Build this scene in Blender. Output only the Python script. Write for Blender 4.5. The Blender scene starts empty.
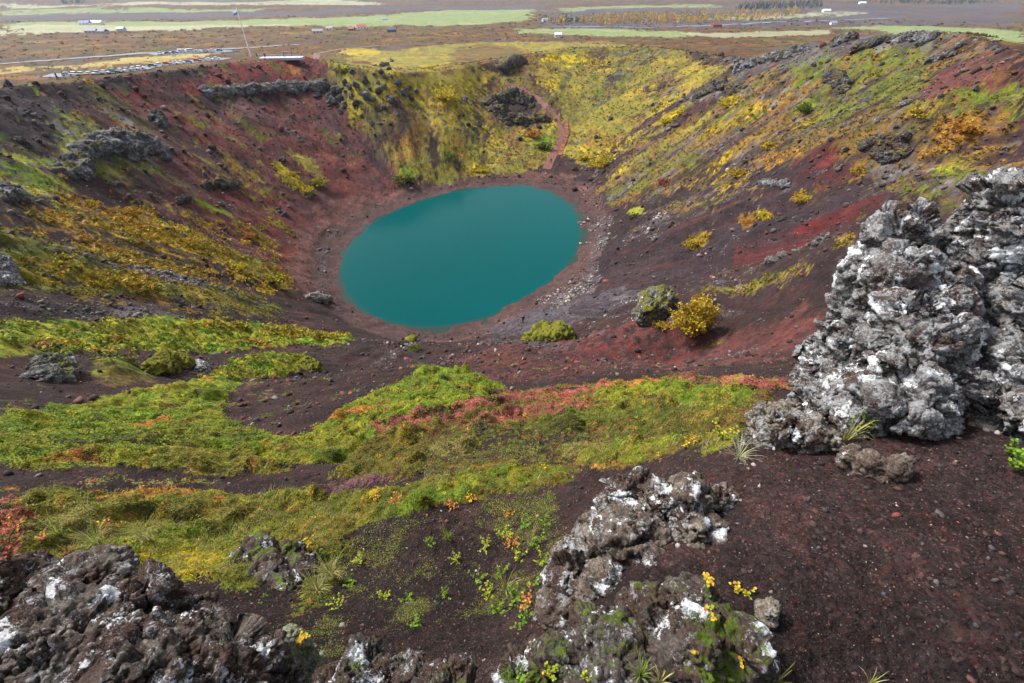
import bpy, bmesh, math, random
import numpy as np
from mathutils import Vector, Matrix

# ------------------------------------------------------------------ camera, sky, sun, exposure
scn = bpy.context.scene
COL = scn.collection
EYE = 50.0                       # eye height above the lake, metres
PITCH = math.radians(37.8)
FPX = 455.0                      # focal length in picture widths of 1024
cam_d = bpy.data.cameras.new('camera')
cam_d.sensor_width = 36.0
cam_d.lens = FPX / 1024 * 36.0
cam_d.clip_start = 0.02
cam_d.clip_end = 40000
cam = bpy.data.objects.new('camera', cam_d)
COL.objects.link(cam)
cam.location = (0, 0, EYE)
cam.rotation_euler = (math.pi / 2 - PITCH, 0, 0)
scn.camera = cam

SUN_EL, SUN_AZ = math.radians(48), math.radians(-60)     # azimuth from +Y towards +X
world = bpy.data.worlds.new('World')
scn.world = world
world.use_nodes = True
wn = world.node_tree
bg = wn.nodes['Background']
sky = wn.nodes.new('ShaderNodeTexSky')
sky.sky_type = 'NISHITA'
sky.sun_disc = False
sky.sun_elevation = SUN_EL
sky.sun_rotation = SUN_AZ
sky.air_density = 1.0
sky.dust_density = 3.0
hs = wn.nodes.new('ShaderNodeHueSaturation')             # cloud cover: the sky's light turned greyer
hs.inputs['Saturation'].default_value = 0.35
wn.links.new(sky.outputs[0], hs.inputs['Color'])
wn.links.new(hs.outputs[0], bg.inputs[0])
bg.inputs[1].default_value = 0.06

sd = bpy.data.lights.new('sun', 'SUN')
sd.energy = 1.5
sd.angle = math.radians(10)
sd.color = (1.0, 0.965, 0.92)
sun = bpy.data.objects.new('sun', sd)
COL.objects.link(sun)
sun.rotation_euler = Vector((-math.sin(SUN_AZ) * math.cos(SUN_EL), -math.cos(SUN_AZ) * math.cos(SUN_EL), -math.sin(SUN_EL))).to_track_quat('-Z', 'Y').to_euler()

scn.view_settings.view_transform = 'Standard'
scn.view_settings.look = 'None'
scn.view_settings.gamma = 1.0
scn.view_settings.exposure = 2.1
scn.view_settings.use_curve_mapping = False
scn.cycles.max_bounces = 5
scn.cycles.diffuse_bounces = 2
scn.cycles.volume_bounces = 0
scn.cycles.use_adaptive_sampling = True
scn.cycles.adaptive_threshold = 0.02

rng = np.random.default_rng(7)
random.seed(7)

# ------------------------------------------------------------------ noise
def _hash(ix, iy, iz, seed):
    h = (ix.astype(np.uint32) * np.uint32(374761393)) ^ (iy.astype(np.uint32) * np.uint32(668265263)) ^ (iz.astype(np.uint32) * np.uint32(2147483647)) ^ np.uint32((seed * 144665 + 1013) & 0xffffffff)
    h = (h ^ (h >> np.uint32(13))) * np.uint32(1274126177)
    h = (h ^ (h >> np.uint32(16))) * np.uint32(2246822519)
    h ^= h >> np.uint32(15)
    return h.astype(np.float32) * np.float32(1 / 4294967295.0)

def vnoise2(x, y, seed=0):
    """value noise, about -1..1"""
    x = np.asarray(x, np.float64); y = np.asarray(y, np.float64)
    fx = np.floor(x); fy = np.floor(y)
    ix = fx.astype(np.int64) & 0xffffffff; iy = fy.astype(np.int64) & 0xffffffff
    tx = (x - fx).astype(np.float32); ty = (y - fy).astype(np.float32)
    tx = tx * tx * tx * (tx * (tx * 6 - 15) + 10); ty = ty * ty * ty * (ty * (ty * 6 - 15) + 10)
    z = np.zeros_like(ix)
    a = _hash(ix, iy, z, seed); b = _hash((ix + 1) & 0xffffffff, iy, z, seed)
    c = _hash(ix, (iy + 1) & 0xffffffff, z, seed); d = _hash((ix + 1) & 0xffffffff, (iy + 1) & 0xffffffff, z, seed)
    return ((a * (1 - tx) + b * tx) * (1 - ty) + (c * (1 - tx) + d * tx) * ty) * 2 - 1

def fbm2(x, y, octv=4, seed=0, gain=0.5, lac=2.03):
    s = 0; a = 1.0; t = 0
    for o in range(octv):
        s = s + a * vnoise2(x, y, seed + o * 17); t += a
        ca, sa = 0.8, 0.6
        x, y = (x * ca - y * sa) * lac + 3.7, (x * sa + y * ca) * lac - 1.3
        a *= gain
    return s / t * 1.6

def vnoise3(p, seed=0):
    f = np.floor(p); i = f.astype(np.int64) & 0xffffffff
    t = (p - f).astype(np.float32); t = t * t * t * (t * (t * 6 - 15) + 10)
    j = (i + 1) & 0xffffffff
    x0, y0, z0 = i[:, 0], i[:, 1], i[:, 2]; x1, y1, z1 = j[:, 0], j[:, 1], j[:, 2]
    tx, ty, tz = t[:, 0], t[:, 1], t[:, 2]
    def L(a, b, w): return a + (b - a) * w
    r0 = L(L(_hash(x0, y0, z0, seed), _hash(x1, y0, z0, seed), tx), L(_hash(x0, y1, z0, seed), _hash(x1, y1, z0, seed), tx), ty)
    r1 = L(L(_hash(x0, y0, z1, seed), _hash(x1, y0, z1, seed), tx), L(_hash(x0, y1, z1, seed), _hash(x1, y1, z1, seed), tx), ty)
    return L(r0, r1, tz) * 2 - 1

def fbm3(p, octv=4, seed=0, gain=0.5, lac=2.03, ridged=False):
    s = 0; a = 1.0; t = 0
    p = np.array(p, np.float64)
    for o in range(octv):
        n = vnoise3(p, seed + o * 31)
        if ridged: n = 1 - 2 * np.abs(n)
        s = s + a * n; t += a
        p = p * lac + np.array([1.7, -2.3, 0.9]); a *= gain
    return s / t * 1.5

def smooth(a, b, x):
    t = np.clip((x - a) / (b - a), 0, 1)
    return t * t * (3 - 2 * t)

# ------------------------------------------------------------------ the lie of the land
CP, SP = math.cos(PITCH), math.sin(PITCH)
def ray(u, v):
    """direction of the line of sight; length 1 along the view axis"""
    a = (np.asarray(u, float) - 512) / FPX; b = (341.5 - np.asarray(v, float)) / FPX
    return np.stack([a, CP + SP * b, -SP + CP * b], -1)
def at(u, v, t):
    return np.array([0, 0, EYE]) + ray(u, v) * np.asarray(t, float)[..., None]
def at_z(u, v, z):
    r = ray(u, v)
    return np.array([0, 0, EYE]) + r * ((z - EYE) / r[..., 2])[..., None]

LAKE_PX = np.array([(338,268),(345,250),(360,232),(385,215),(415,202),(450,192),(490,186),(525,185),(552,192),(570,204),(580,222),(581,242),(572,262),(555,280),(535,295),(505,312),(470,324),(440,329),(410,328),(380,322),(358,310),(343,292)], float)
LAKE = at_z(LAKE_PX[:, 0], LAKE_PX[:, 1], np.zeros(len(LAKE_PX)))[:, :2]
LC = LAKE.mean(0)
def px_rim(u, v, z):
    p = at_z(np.array([u]), np.array([v]), np.array([float(z)]))[0]
    return (p[0], p[1], z)
RIM = [(0, -1.5, 48.6), (-25, 6, 47.2), (-50, 22, 45), (-73, 50, 41), px_rim(0, 90, 36.5), px_rim(75, 82, 35), px_rim(150, 74, 33), px_rim(215, 66, 31.5),
       px_rim(262, 62, 30.5), px_rim(305, 57, 30), px_rim(345, 66, 29), px_rim(388, 74, 27), px_rim(440, 72, 25), px_rim(500, 62, 24.5), px_rim(560, 50, 25.5),
       px_rim(620, 47, 26), px_rim(690, 52, 27.5), px_rim(745, 62, 30.5), px_rim(800, 48, 36), px_rim(850, 40, 40), px_rim(930, 31, 43), px_rim(990, 44, 43),
       px_rim(1024, 58, 42.5), (77, 55, 43), (60, 22, 45), (28, 0, 47.6)]
RIM = np.array(RIM, float)
def _polar(p):
    d = p[..., :2] - LC
    return np.arctan2(d[..., 0], d[..., 1]), np.hypot(d[..., 0], d[..., 1])
def _periodic(th, *cols):
    o = np.argsort(th); th = th[o]
    th = np.concatenate([th - 2 * np.pi, th, th + 2 * np.pi])
    return th, [np.concatenate([c[o]] * 3) for c in cols]
_lt, (_lr,) = _periodic(*_polar(LAKE))
_a, _b = _polar(RIM)
_rt, (_rr, _rz) = _periodic(_a, _b, RIM[:, 2])
def _smooth_table(th, val, k=9):
    g = np.linspace(-np.pi, np.pi, 1441)
    v = np.interp(g, th, val)
    w = np.hanning(k + 2)[1:-1]; w /= w.sum()
    vv = np.concatenate([v[-1 - k:-1], v, v[1:1 + k]])
    return g, np.convolve(vv, w, 'same')[k:-k]
LT = _smooth_table(_lt, _lr, 31); RT = _smooth_table(_rt, _rr, 25); RZ = _smooth_table(_rt, _rz, 25)

def plain(x, y):
    d = np.hypot(x, y)
    z = np.interp(d, [0, 150, 260, 420, 700, 1200, 2500, 4000, 5200, 7000, 12000], [24, 21.5, 17.5, 13, 7, 1, 0, 8, 60, 210, 330])
    h = fbm2(x / 420, y / 420, 3, 5) * np.interp(d, [150, 400, 1500, 5000, 9000], [0.6, 2.5, 4, 25, 90])
    return z + h

def bowl(x, y):
    p = np.stack([x, y], -1)
    th, r = _polar(p)
    # the walls are ribbed by small gullies that run down to the water
    rl = np.interp(th, *LT); rr = np.interp(th, *RT); zr = np.interp(th, *RZ)
    s = (r - rl) / (rr - rl)
    sc = np.clip(s, 0, 1)
    # beach, straight wall, rounded lip; the far valley is hollow and gentle
    f = 0.06 * smooth(0, 0.14, sc) + 0.94 * np.clip((sc - 0.1) / 0.9, 0, 1) ** 1.04
    valley = np.exp(-((th - 0.16) / 0.17) ** 2)
    f = f * (1 - valley) + valley * (0.05 * smooth(0, .1, sc) + 0.95 * sc ** 1.15)
    left = np.exp(-((th + 1.5) / 0.55) ** 2)
    f = f * (1 - left) + left * (0.05 * smooth(0, 0.16, sc) + 0.95 * np.clip((sc - .12) / .88, 0, 1) ** 1.12)
    inside = zr * f
    rib = fbm3(np.stack([np.cos(th).ravel() * 7, np.sin(th).ravel() * 7, s.ravel() * 1.2], 1), 4, 11).reshape(th.shape) * 1.6 + fbm2(x / 14, y / 14, 4, 12) * 0.9
    inside = inside + rib * smooth(0.15, 0.4, sc) * (1 - 0.7 * smooth(0.85, 1, sc))
    inside = np.where(s < 0, np.maximum(s * 12, -6), inside)
    out = (r - rr)
    k = smooth(0, 1, out / 75)
    outside = zr * (1 - k) + plain(x, y) * k + fbm2(x / 25, y / 25, 4, 21) * 0.9 * smooth(0, 25, out)
    return np.where(out < 0, inside, outside)

# close to the viewpoint the slope is shaped by sighted points: picture column, row, distance along the view axis
NEAR = [(100,335,36),(100,375,20),(100,420,13),(100,470,7.4),(100,530,4.9),(100,590,3.6),(0,350,24),(0,420,11),(0,500,6),(0,580,3.6),
        (20,640,2.1),(150,660,2.1),(220,345,42),(230,385,21),(220,440,10.5),(220,490,7),(220,540,5.1),
        (300,345,50),(300,380,24),(290,415,13.5),(320,445,9.0),(330,480,6.8),(320,530,4.7),(320,590,3.6),(330,650,2.4),
        (400,345,56),(400,368,27),(410,395,14),(420,430,8.2),(420,470,6.0),(420,520,4.5),(420,580,3.6),(420,650,2.4),
        (512,342,66),(512,362,32),(512,386,17),(512,410,10),(512,450,6.4),(512,500,4.8),(512,560,3.8),(512,620,2.7),
        (610,335,56),(610,365,28),(610,388,14),(610,410,9.2),(610,440,6.2),(600,480,4.5),
        (700,340,42),(700,370,21),(700,384,12),(700,410,7.2),(700,436,4.8),(670,470,3.4),
        (760,345,34),(770,380,14),(760,410,5.2),(745,440,3.0),(720,470,2.65),(720,520,2.15),(720,580,1.75),
        (800,470,2.45),(800,520,2.0),(800,580,1.7),(800,650,1.5),(900,450,2.45),(900,520,1.95),(900,600,1.62),(900,680,1.42),(1000,470,2.2),(1000,540,1.8),(1000,640,1.45),
        (1010,450,2.3),(870,420,2.9),(640,560,1.95),(640,660,1.4),(560,683,1.6),
        (640,322,47),(700,305,44),(760,277,42),(850,232,37),(850,300,31),(820,350,22)]
NEAR = np.array(NEAR, float)
_npt = at(NEAR[:, 0], NEAR[:, 1], NEAR[:, 2])
_anch = []
for az in np.linspace(-75, 75, 14):
    for d in (70, 100, 150, 220):
        _anch.append((d * math.sin(math.radians(az)), d * math.cos(math.radians(az))))
for az in (-60, -50, -40):
    _anch.append((62 * math.sin(math.radians(az)), 62 * math.cos(math.radians(az))))
for az in (50, 60, 72):
    for d in (45, 58): _anch.append((d * math.sin(math.radians(az)), d * math.cos(math.radians(az))))
for az in range(100, 261, 20):
    for d in (1.5, 6, 30): _anch.append((d * math.sin(math.radians(az)), d * math.cos(math.radians(az))))
_anch = np.array(_anch)
def _lp(x, y):
    return np.stack([np.arctan2(x, y), np.log(np.hypot(x, y) + 0.15)], -1)
_bw = lambda x, y: np.maximum(EYE - bowl(x, y), 0.4)
_val = np.log((EYE - _npt[:, 2]) / _bw(_npt[:, 0], _npt[:, 1]))
_C = np.concatenate([_lp(_npt[:, 0], _npt[:, 1]), _lp(_anch[:, 0], _anch[:, 1])])
_V = np.concatenate([_val, np.zeros(len(_anch))])
def _ker(a, b):
    d2 = ((a[:, None, :] - b[None, :, :]) ** 2).sum(-1)
    return np.sqrt(d2 + 0.015)
_W = np.linalg.solve(_ker(_C, _C) + 1e-3 * np.eye(len(_C)), _V)
def base_height(x, y):
    x = np.asarray(x, float); y = np.asarray(y, float)
    z = bowl(x, y)
    d = np.hypot(x, y)
    m = d < 140
    if m.any():
        q = _lp(x[m], y[m]); e = np.empty(len(q))
        for i in range(0, len(q), 60000):
            e[i:i + 60000] = _ker(q[i:i + 60000], _C) @ _W
        w = 1 - smooth(80, 140, d[m])
        z[m] = EYE - np.maximum(EYE - z[m], 0.4) * np.exp(e * w)
    return z

# ------------------------------------------------------------------ sighting the ground
_TT = np.exp(np.linspace(math.log(0.9), math.log(9000), 900))
def ground_at(pts, hf=None):
    """first point of the ground along each line of sight (picture points) -> world points"""
    hf = hf or base_height
    pts = np.asarray(pts, float)
    R = ray(pts[:, 0], pts[:, 1])
    P = R[:, None, :] * _TT[None, :, None] + np.array([0, 0, EYE])
    Z = hf(P[..., 0].ravel(), P[..., 1].ravel()).reshape(P.shape[:2])
    below = P[..., 2] - Z < 0
    k = np.argmax(below, 1)
    none = ~below.any(1)
    k[none] = len(_TT) - 1
    k0 = np.maximum(k - 1, 0)
    i = np.arange(len(pts))
    a = P[i, k0, 2] - Z[i, k0]; b = P[i, k, 2] - Z[i, k]
    w = np.clip(a / np.maximum(a - b, 1e-9), 0, 1)
    t = _TT[k0] + (_TT[k] - _TT[k0]) * w
    Q = R * t[:, None] + np.array([0, 0, EYE])
    return Q

# ------------------------------------------------------------------ ground cover: albedo of each kind (two or three shades)
KIND = {
    'red':    [(.150, .045, .036), (.118, .041, .035), (.090, .040, .040)],
    'redtop': [(.19, .028, .026), (.13, .030, .027)],
    'maroon': [(.125, .018, .018), (.090, .018, .019), (.065, .022, .023)],
    'brown':  [(.040, .024, .0225), (.030, .020, .020), (.052, .027, .0245)],
    'dark':   [(.028, .018, .0165), (.018, .013, .012), (.042, .024, .021)],
    'purple': [(.042, .027, .030), (.029, .020, .024)],
    'scree':  [(.12, .105, .108), (.075, .062, .066), (.050, .036, .038)],
    'blue':   [(.092, .086, .100), (.060, .052, .062), (.12, .11, .12)],
    'rock':   [(.10, .10, .105), (.045, .042, .045), (.19, .19, .195)],
    'beach':  [(.165, .078, .064), (.125, .060, .052)],
    'shore':  [(.095, .055, .05), (.065, .040, .038)],
    'moss':   [(.145, .205, .014), (.085, .130, .012), (.245, .25, .016), (.175, .165, .02)],
    'mossdk': [(.060, .078, .012), (.10, .115, .014), (.036, .048, .012)],
    'lime':   [(.140, .205, .018), (.09, .150, .014), (.19, .21, .018)],
    'olive':  [(.16, .135, .018), (.10, .105, .016), (.22, .16, .022)],
    'meadow': [(.175, .150, .026), (.115, .112, .026), (.25, .195, .022), (.135, .092, .03)],
    'yellow': [(.46, .33, .016), (.32, .24, .020), (.22, .17, .025)],
    'scrub':  [(.30, .19, .020), (.37, .25, .016), (.22, .16, .022)],
    'orange': [(.33, .145, .022), (.24, .11, .024), (.36, .19, .02), (.16, .10, .025)],
    'heath':  [(.12, .075, .022), (.075, .066, .017), (.18, .092, .022), (.050, .034, .022)],
    'rust':   [(.16, .075, .020), (.10, .056, .020), (.22, .11, .022), (.065, .043, .020)],
    'pink':   [(.38, .090, .080), (.26, .10, .055), (.22, .060, .060), (.12, .08, .025)],
    'coral':  [(.40, .14, .035), (.30, .15, .025), (.18, .14, .02)],
    'straw':  [(.34, .27, .10), (.25, .20, .06)],
    'plum':   [(.17, .075, .085), (.11, .055, .06)],
    'moor':   [(.110, .050, .017), (.075, .042, .019), (.14, .075, .022), (.052, .040, .021)],
    'field':  [(.22, .29, .12), (.18, .24, .09), (.26, .29, .13)],
    'hay':    [(.36, .36, .23), (.28, .30, .18)],
    'lava':   [(.105, .085, .085), (.075, .065, .075)],
}
VEG = {'moss', 'mossdk', 'lime', 'olive', 'meadow', 'yellow', 'scrub', 'orange', 'heath', 'rust', 'pink', 'coral', 'straw', 'plum'}
def E(cx, cy, rx, ry, rot=0, n=14):
    a = np.linspace(0, 2 * np.pi, n, endpoint=False); r = math.radians(rot)
    x, y = rx * np.cos(a), ry * np.sin(a)
    return np.stack([cx + x * math.cos(r) - y * math.sin(r), cy + x * math.sin(r) + y * math.cos(r)], 1)
def S(pts, w):
    """a band of width w along a line"""
    p = np.array(pts, float); d = np.gradient(p, axis=0); d /= np.linalg.norm(d, axis=1)[:, None] + 1e-9
    n = np.stack([-d[:, 1], d[:, 0]], 1); ww = np.full(len(p), w / 2.0); ww[0] *= .4; ww[-1] *= .4
    return np.concatenate([p + n * ww[:, None], (p - n * ww[:, None])[::-1]])
def Pg(*p): return np.array(p, float)
# kind, outline in sighted points, strength, raggedness
COVER = [
    # --- the far plain
    ('lava', Pg((0,22),(200,20),(380,12),(540,9),(540,4),(300,12),(0,14)), .8, .3),
    ('lava', Pg((540,30),(700,28),(850,26),(1024,26),(1024,4),(800,4),(540,10)), .6, .5),
    ('field', Pg((0,33),(0,24),(120,22),(240,20),(400,14),(500,10),(536,9),(530,20),(470,25),(350,26),(200,26),(110,30)), .9, .5),
    ('hay', Pg((0,34),(0,26),(60,25),(150,26),(300,24),(300,26),(160,30),(60,34)), .9, .5),
    ('field', Pg((0,16),(120,13),(260,12),(260,8),(120,8),(0,10)), .7, .6),
    ('hay', Pg((0,8),(200,5),(380,5),(380,3),(200,2),(0,4)), .7, .6),
    ('hay', Pg((700,20),(820,17),(860,14),(860,12),(760,15),(690,18)), .5, .8),
    ('field', Pg((560,12),(640,8),(720,7),(720,5),(640,5),(560,8)), .6, .7),
    ('field', Pg((512,28),(600,28),(700,33),(700,37),(600,36),(512,33)), .85, .5),
    ('field', Pg((812,28),(900,26),(1024,31),(1024,46),(960,36),(880,30)), .9, .4),
    ('hay', Pg((680,34),(760,31),(830,30),(830,34),(720,38)), .8, .2),
    ('moor', Pg((0,36),(150,30),(330,28),(420,27),(480,30),(480,40),(330,46),(150,70),(0,80)), 1, .25),
    ('straw', Pg((0,66),(60,66),(160,55),(230,52),(190,60),(100,68),(0,74)), .7, .6),
    # --- left wall
    ('redtop', Pg((95,86),(160,76),(215,66),(262,60),(310,58),(330,66),(320,80),(270,90),(200,96),(130,100)), .9, .4),
    ('red', Pg((100,92),(330,72),(395,150),(390,185),(340,200),(300,260),(310,295),(240,250),(150,205),(165,140),(60,110)), .9, .5),
    ('purple', Pg((0,90),(70,96),(150,110),(60,120),(0,150)), .8, .6),
    ('purple', S([(175,130),(210,150),(250,172),(300,205)], 12), .8, .6),
    ('purple', S([(190,95),(235,120),(270,150)], 7), .6, .8),
    ('scree', S([(30,125),(90,120),(130,125)], 9), .7, .9),
    ('scree', S([(95,98),(115,106)], 5), .7, .8),
    ('moss', S([(5,86),(40,98),(56,107)], 4), .8, .5),
    ('olive', S([(170,112),(210,128),(250,150)], 5), .45, .9),
    ('rock', Pg((0,160),(40,148),(75,118),(125,118),(165,150),(150,165),(105,170),(60,180),(30,200),(0,205)), .75, .9),
    ('moss', Pg((0,165),(40,155),(85,118),(115,118),(125,140),(95,165),(70,180),(0,200)), .55, 1.0),
    ('mossdk', S([(0,130),(25,150),(50,165)], 10), .6, .8),
    ('orange', S([(75,178),(110,170),(168,158)], 6), .6, .8),
    ('brown', Pg((0,200),(60,200),(150,250),(250,300),(0,300)), .8, .4), ('scrub', Pg((150,205),(230,235),(290,270),(280,240),(200,205)), .25, 1.2), ('olive', Pg((165,130),(260,160),(300,200),(230,190)), .22, 1.2), ('scrub', Pg((30,195),(160,250),(260,300),(60,250)), .3, 1.2),
    ('scrub', Pg((38,188),(70,192),(120,206),(150,212),(175,226),(205,235),(236,252),(250,262),(220,268),(180,262),(120,246),(95,226),(55,205)), .84, 1.0),
    ('orange', Pg((45,190),(100,200),(150,214),(140,226),(80,210)), .6, .9),
    ('mossdk', S([(45,200),(75,212)], 6), .8, .5),
    ('scrub', Pg((240,258),(270,262),(292,276),(288,290),(262,292),(238,280)), .82, 1.0),
    ('yellow', S([(215,262),(245,276),(285,285)], 6), .6, .9),
    ('olive', Pg((0,225),(35,240),(75,258),(150,272),(210,286),(280,304),(285,312),(230,312),(150,302),(60,290),(0,285)), .82, 1.0),
    ('scrub', Pg((20,250),(90,266),(150,278),(150,290),(60,280)), .55, 1.0),
    ('scree', S([(50,250),(100,262),(170,276),(235,290)], 7), .7, .7),
    ('orange', S([(0,238),(22,246),(30,258)], 8), .5, .8),
    ('scree', S([(0,305),(60,308),(130,312),(205,320)], 11), .75, .7),
    ('scree', S([(0,318),(120,318)], 5), .4, .8),
    ('yellow', S([(272,160),(284,172),(300,186),(312,196)], 9), .9, .5),
    ('meadow', S([(288,150),(304,160),(322,180)], 12), .95, .4),
    ('lime', S([(312,172),(326,186)], 6), .7, .5),
    ('yellow', S([(270,222),(282,226),(298,236)], 6), .9, .4),
    ('lime', S([(194,200),(210,206),(232,216)], 6), .9, .4),
    ('orange', E(248, 232, 10, 5, 20), .9, .5),
    ('olive', S([(250,195),(275,212)], 6), .6, .8),
    ('mossdk', S([(185,188),(215,186)], 8), .5, .8),
    # --- spur and slope at the back
    ('meadow', Pg((330,62),(352,54),(400,50),(450,44),(500,42),(560,42),(640,46),(690,58),(730,66),(690,92),(655,115),(620,140),(595,168),(570,160),(555,158),(520,178),(440,186),(395,182),(375,160),(352,125),(345,100),(335,80)), .92, .4),
    ('heath', Pg((360,110),(400,118),(425,160),(395,178),(372,150)), .7, .9),
    ('purple', S([(350,98),(385,130),(420,160)], 9), .6, .8),
    ('red', S([(322,88),(345,120),(375,160),(400,185)], 14), .6, .8),
    ('brown', S([(455,110),(465,140),(475,170)], 11), .6, .8),
    ('yellow', E(445, 92, 12, 6), .7, .8), ('yellow', E(430, 66, 12, 3), .7, .8), ('yellow', E(565, 60, 25, 4), .8, .7), ('yellow', E(360, 52, 20, 4), .7, .6),
    ('lime', E(450, 152, 8, 5), .7, .6), ('lime', E(410, 174, 12, 6, 20), .7, .6), ('lime', E(340, 68, 10, 5), .6, .6), ('yellow', E(480, 168, 10, 4), .6, .8), ('lime', E(545, 142, 9, 7), .8, .5),
    ('orange', E(534, 131, 9, 4), .8, .5), ('heath', Pg((470,90),(500,82),(545,88),(552,110),(540,130),(500,125)), .8, .7), ('heath', Pg((450,50),(485,42),(530,50),(535,75),(500,72),(460,62)), .8, .6),
    ('brown', S([(530,75),(545,95),(560,118)], 12), .8, .4), ('redtop', E(490, 86, 9, 2.5), .9, .4), ('redtop', S([(352,62),(372,64)], 8), .8, .5),
    ('orange', E(470, 60, 20, 6), .4, .9), ('olive', E(620, 80, 40, 14, -20), .5, .9), ('olive', E(590, 70, 40, 6), .4, .9),
    ('yellow', E(600, 157, 16, 6), .9, .5), ('yellow', E(585, 150, 8, 3), .7, .6), ('yellow', S([(645,138),(672,118)], 7), .6, .7),
    ('heath', Pg((570,45),(690,52),(640,62),(580,54)), .4, .9),
    ('heath', E(398, 128, 34, 26, 30), .8, .9), ('brown', E(380, 140, 16, 30, -25), .45, 1.0), ('heath', E(515, 106, 46, 26), .75, .8), ('purple', E(512, 108, 24, 12), .6, .9), ('heath', E(495, 60, 46, 15), .8, .8), ('brown', E(500, 66, 24, 8), .6, .9), ('olive', E(470, 150, 26, 22), .6, 1.0), ('brown', E(436, 150, 7, 26, -8), .5, .9), ('heath', E(660, 88, 26, 12, -25), .5, .9), ('scree', E(330, 90, 14, 8), .5, .9),
    # --- round the water
    ('shore', Pg((300,285),(312,225),(350,196),(420,184),(500,174),(560,172),(600,185),(608,225),(598,270),(560,300),(520,322),(460,340),(400,340),(330,312)), .85, .25),
    ('beach', S([(400,188),(365,198),(335,210),(314,226),(302,248),(300,272),(308,290)], 17), .95, .4),
    ('beach', S([(500,178),(540,175),(575,176)], 8), .55, .7), ('beach', S([(560,180),(590,195),(600,215)], 10), .4, .8),
    ('scree', S([(590,205),(608,235),(605,270),(570,292),(540,305)], 22), .45, 1.0),
    ('scree', S([(345,215),(318,255),(325,295)], 14), .2, 1.0),
    ('blue', Pg((485,330),(530,312),(590,296),(640,280),(645,298),(600,312),(545,330),(500,338)), .75, .9),
    # --- right wall
    ('purple', Pg((600,255),(640,205),(700,175),(760,150),(880,160),(890,200),(800,240),(700,275),(640,290),(600,285)), .85, .3),
    ('heath', Pg((640,140),(700,86),(745,62),(800,48),(850,40),(930,31),(990,46),(1024,60),(1024,200),(950,200),(905,190),(870,180),(820,185),(770,160),(720,170),(670,190),(620,205),(600,190)), .85, .6),
    ('rock', Pg((730,66),(800,45),(850,38),(935,30),(960,42),(900,52),(840,60),(780,72),(740,78)), .75, .8),
    ('rock', Pg((690,90),(740,78),(760,92),(720,104),(692,104)), .6, .9),
    ('mossdk', Pg((780,62),(850,52),(930,44),(930,80),(870,90),(800,85)), .55, 1.0),
    ('red', Pg((930,70),(985,50),(1024,62),(1024,84),(960,92),(925,98)), .7, .7),
    ('rock', S([(830,70),(845,95),(880,125),(920,150),(945,180)], 12), .75, .9),
    ('dark', S([(905,135),(935,160),(948,190)], 9), .9, .5),
    ('rock', Pg((870,140),(900,135),(925,160),(905,190),(870,178)), .5, 1.0),
    ('moss', Pg((935,95),(985,86),(1024,82),(1024,110),(960,115)), .7, .9),
    ('lime', S([(945,108),(985,98),(1024,92)], 8), .5, .9),
    ('moss', S([(900,190),(950,196),(900,178)], 12), .7, .8), ('moss', E(955, 175, 30, 10), .7, .9),
    ('orange', Pg((930,125),(980,116),(1024,124),(1024,150),(980,160),(940,148)), .7, .8),
    ('orange', E(968, 124, 14, 5), .8, .6), ('scrub', E(925, 110, 18, 7), .5, .8),
    ('maroon', Pg((735,252),(780,232),(815,214),(850,205),(878,190),(892,188),(880,206),(840,228),(790,252),(752,264)), .95, .35),
    ('maroon', Pg((795,158),(845,150),(870,170),(840,185),(800,180)), .7, .6),
    ('dark', S([(605,250),(640,215),(690,185),(745,155),(790,130)], 12), .7, .5),
    ('purple', S([(640,150),(690,110),(730,96)], 10), .7, .5),
    ('meadow', S([(596,190),(640,160),(690,128),(712,112)], 7), .85, .5),
    ('yellow', S([(655,124),(676,112),(684,106)], 7), .85, .5),
    ('olive', S([(590,178),(630,148),(668,122)], 7), .7, .6),
    ('scrub', S([(700,140),(740,116),(780,98),(800,96)], 13), .8, .7),
    ('lime', E(806, 106, 12, 6, -25), .7, .6), ('yellow', E(730, 102, 10, 5, -20), .8, .6),
    ('scrub', S([(715,165),(750,148),(780,128),(815,118)], 14), .7, .8), ('orange', S([(740,170),(770,162),(800,150)], 8), .6, .8),
    ('scrub', S([(690,185),(720,180),(760,190)], 18), .6, .9), ('olive', S([(640,215),(690,205),(740,195)], 14), .5, .9),
    ('moss', E(635, 212, 9, 5, -20), .8, .5), ('scrub', E(698, 240, 14, 8, -30), .9, .4),
    ('scree', S([(625,250),(650,225),(665,215)], 12), .35, 1.0), ('scree', S([(690,255),(740,240)], 7), .35, 1.0), ('scree', S([(730,185),(795,192)], 6), .6, .8),
    ('orange', E(747, 221, 9, 6), .8, .5), ('yellow', E(763, 214, 10, 5), .9, .4), ('scrub', E(802, 197, 10, 4), .9, .4), ('olive', E(880, 215, 30, 4), .4, .9),
    ('meadow', S([(600,165),(630,140),(660,118),(690,98)], 5), .6, .7),
    # --- near slope below the viewpoint
    ('brown', Pg((380,345),(480,345),(560,335),(620,325),(680,300),(760,275),(860,225),(905,205),(880,300),(840,360),(790,380),(700,376),(600,384),(500,386),(440,366)), .9, .3),
    ('red', Pg((450,360),(560,340),(680,325),(820,305),(820,350),(700,370),(560,380),(480,380)), .25, .9),
    ('maroon', S([(560,355),(640,345),(720,340)], 14), .25, .9),
    ('blue', S([(480,340),(540,345),(620,335)], 7), .4, .8),
    ('olive', S([(700,290),(760,284),(812,272)], 10), .85, .6), ('yellow', S([(725,288),(765,282)], 6), .6, .8),
    ('scree', S([(740,272),(790,252),(840,240)], 5), .5, .9),
    ('olive', E(712, 342, 14, 3), .5, .8), ('olive', E(845, 240, 8, 5), .5, .8),
    # --- moss flats and ridges on the near slope
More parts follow.
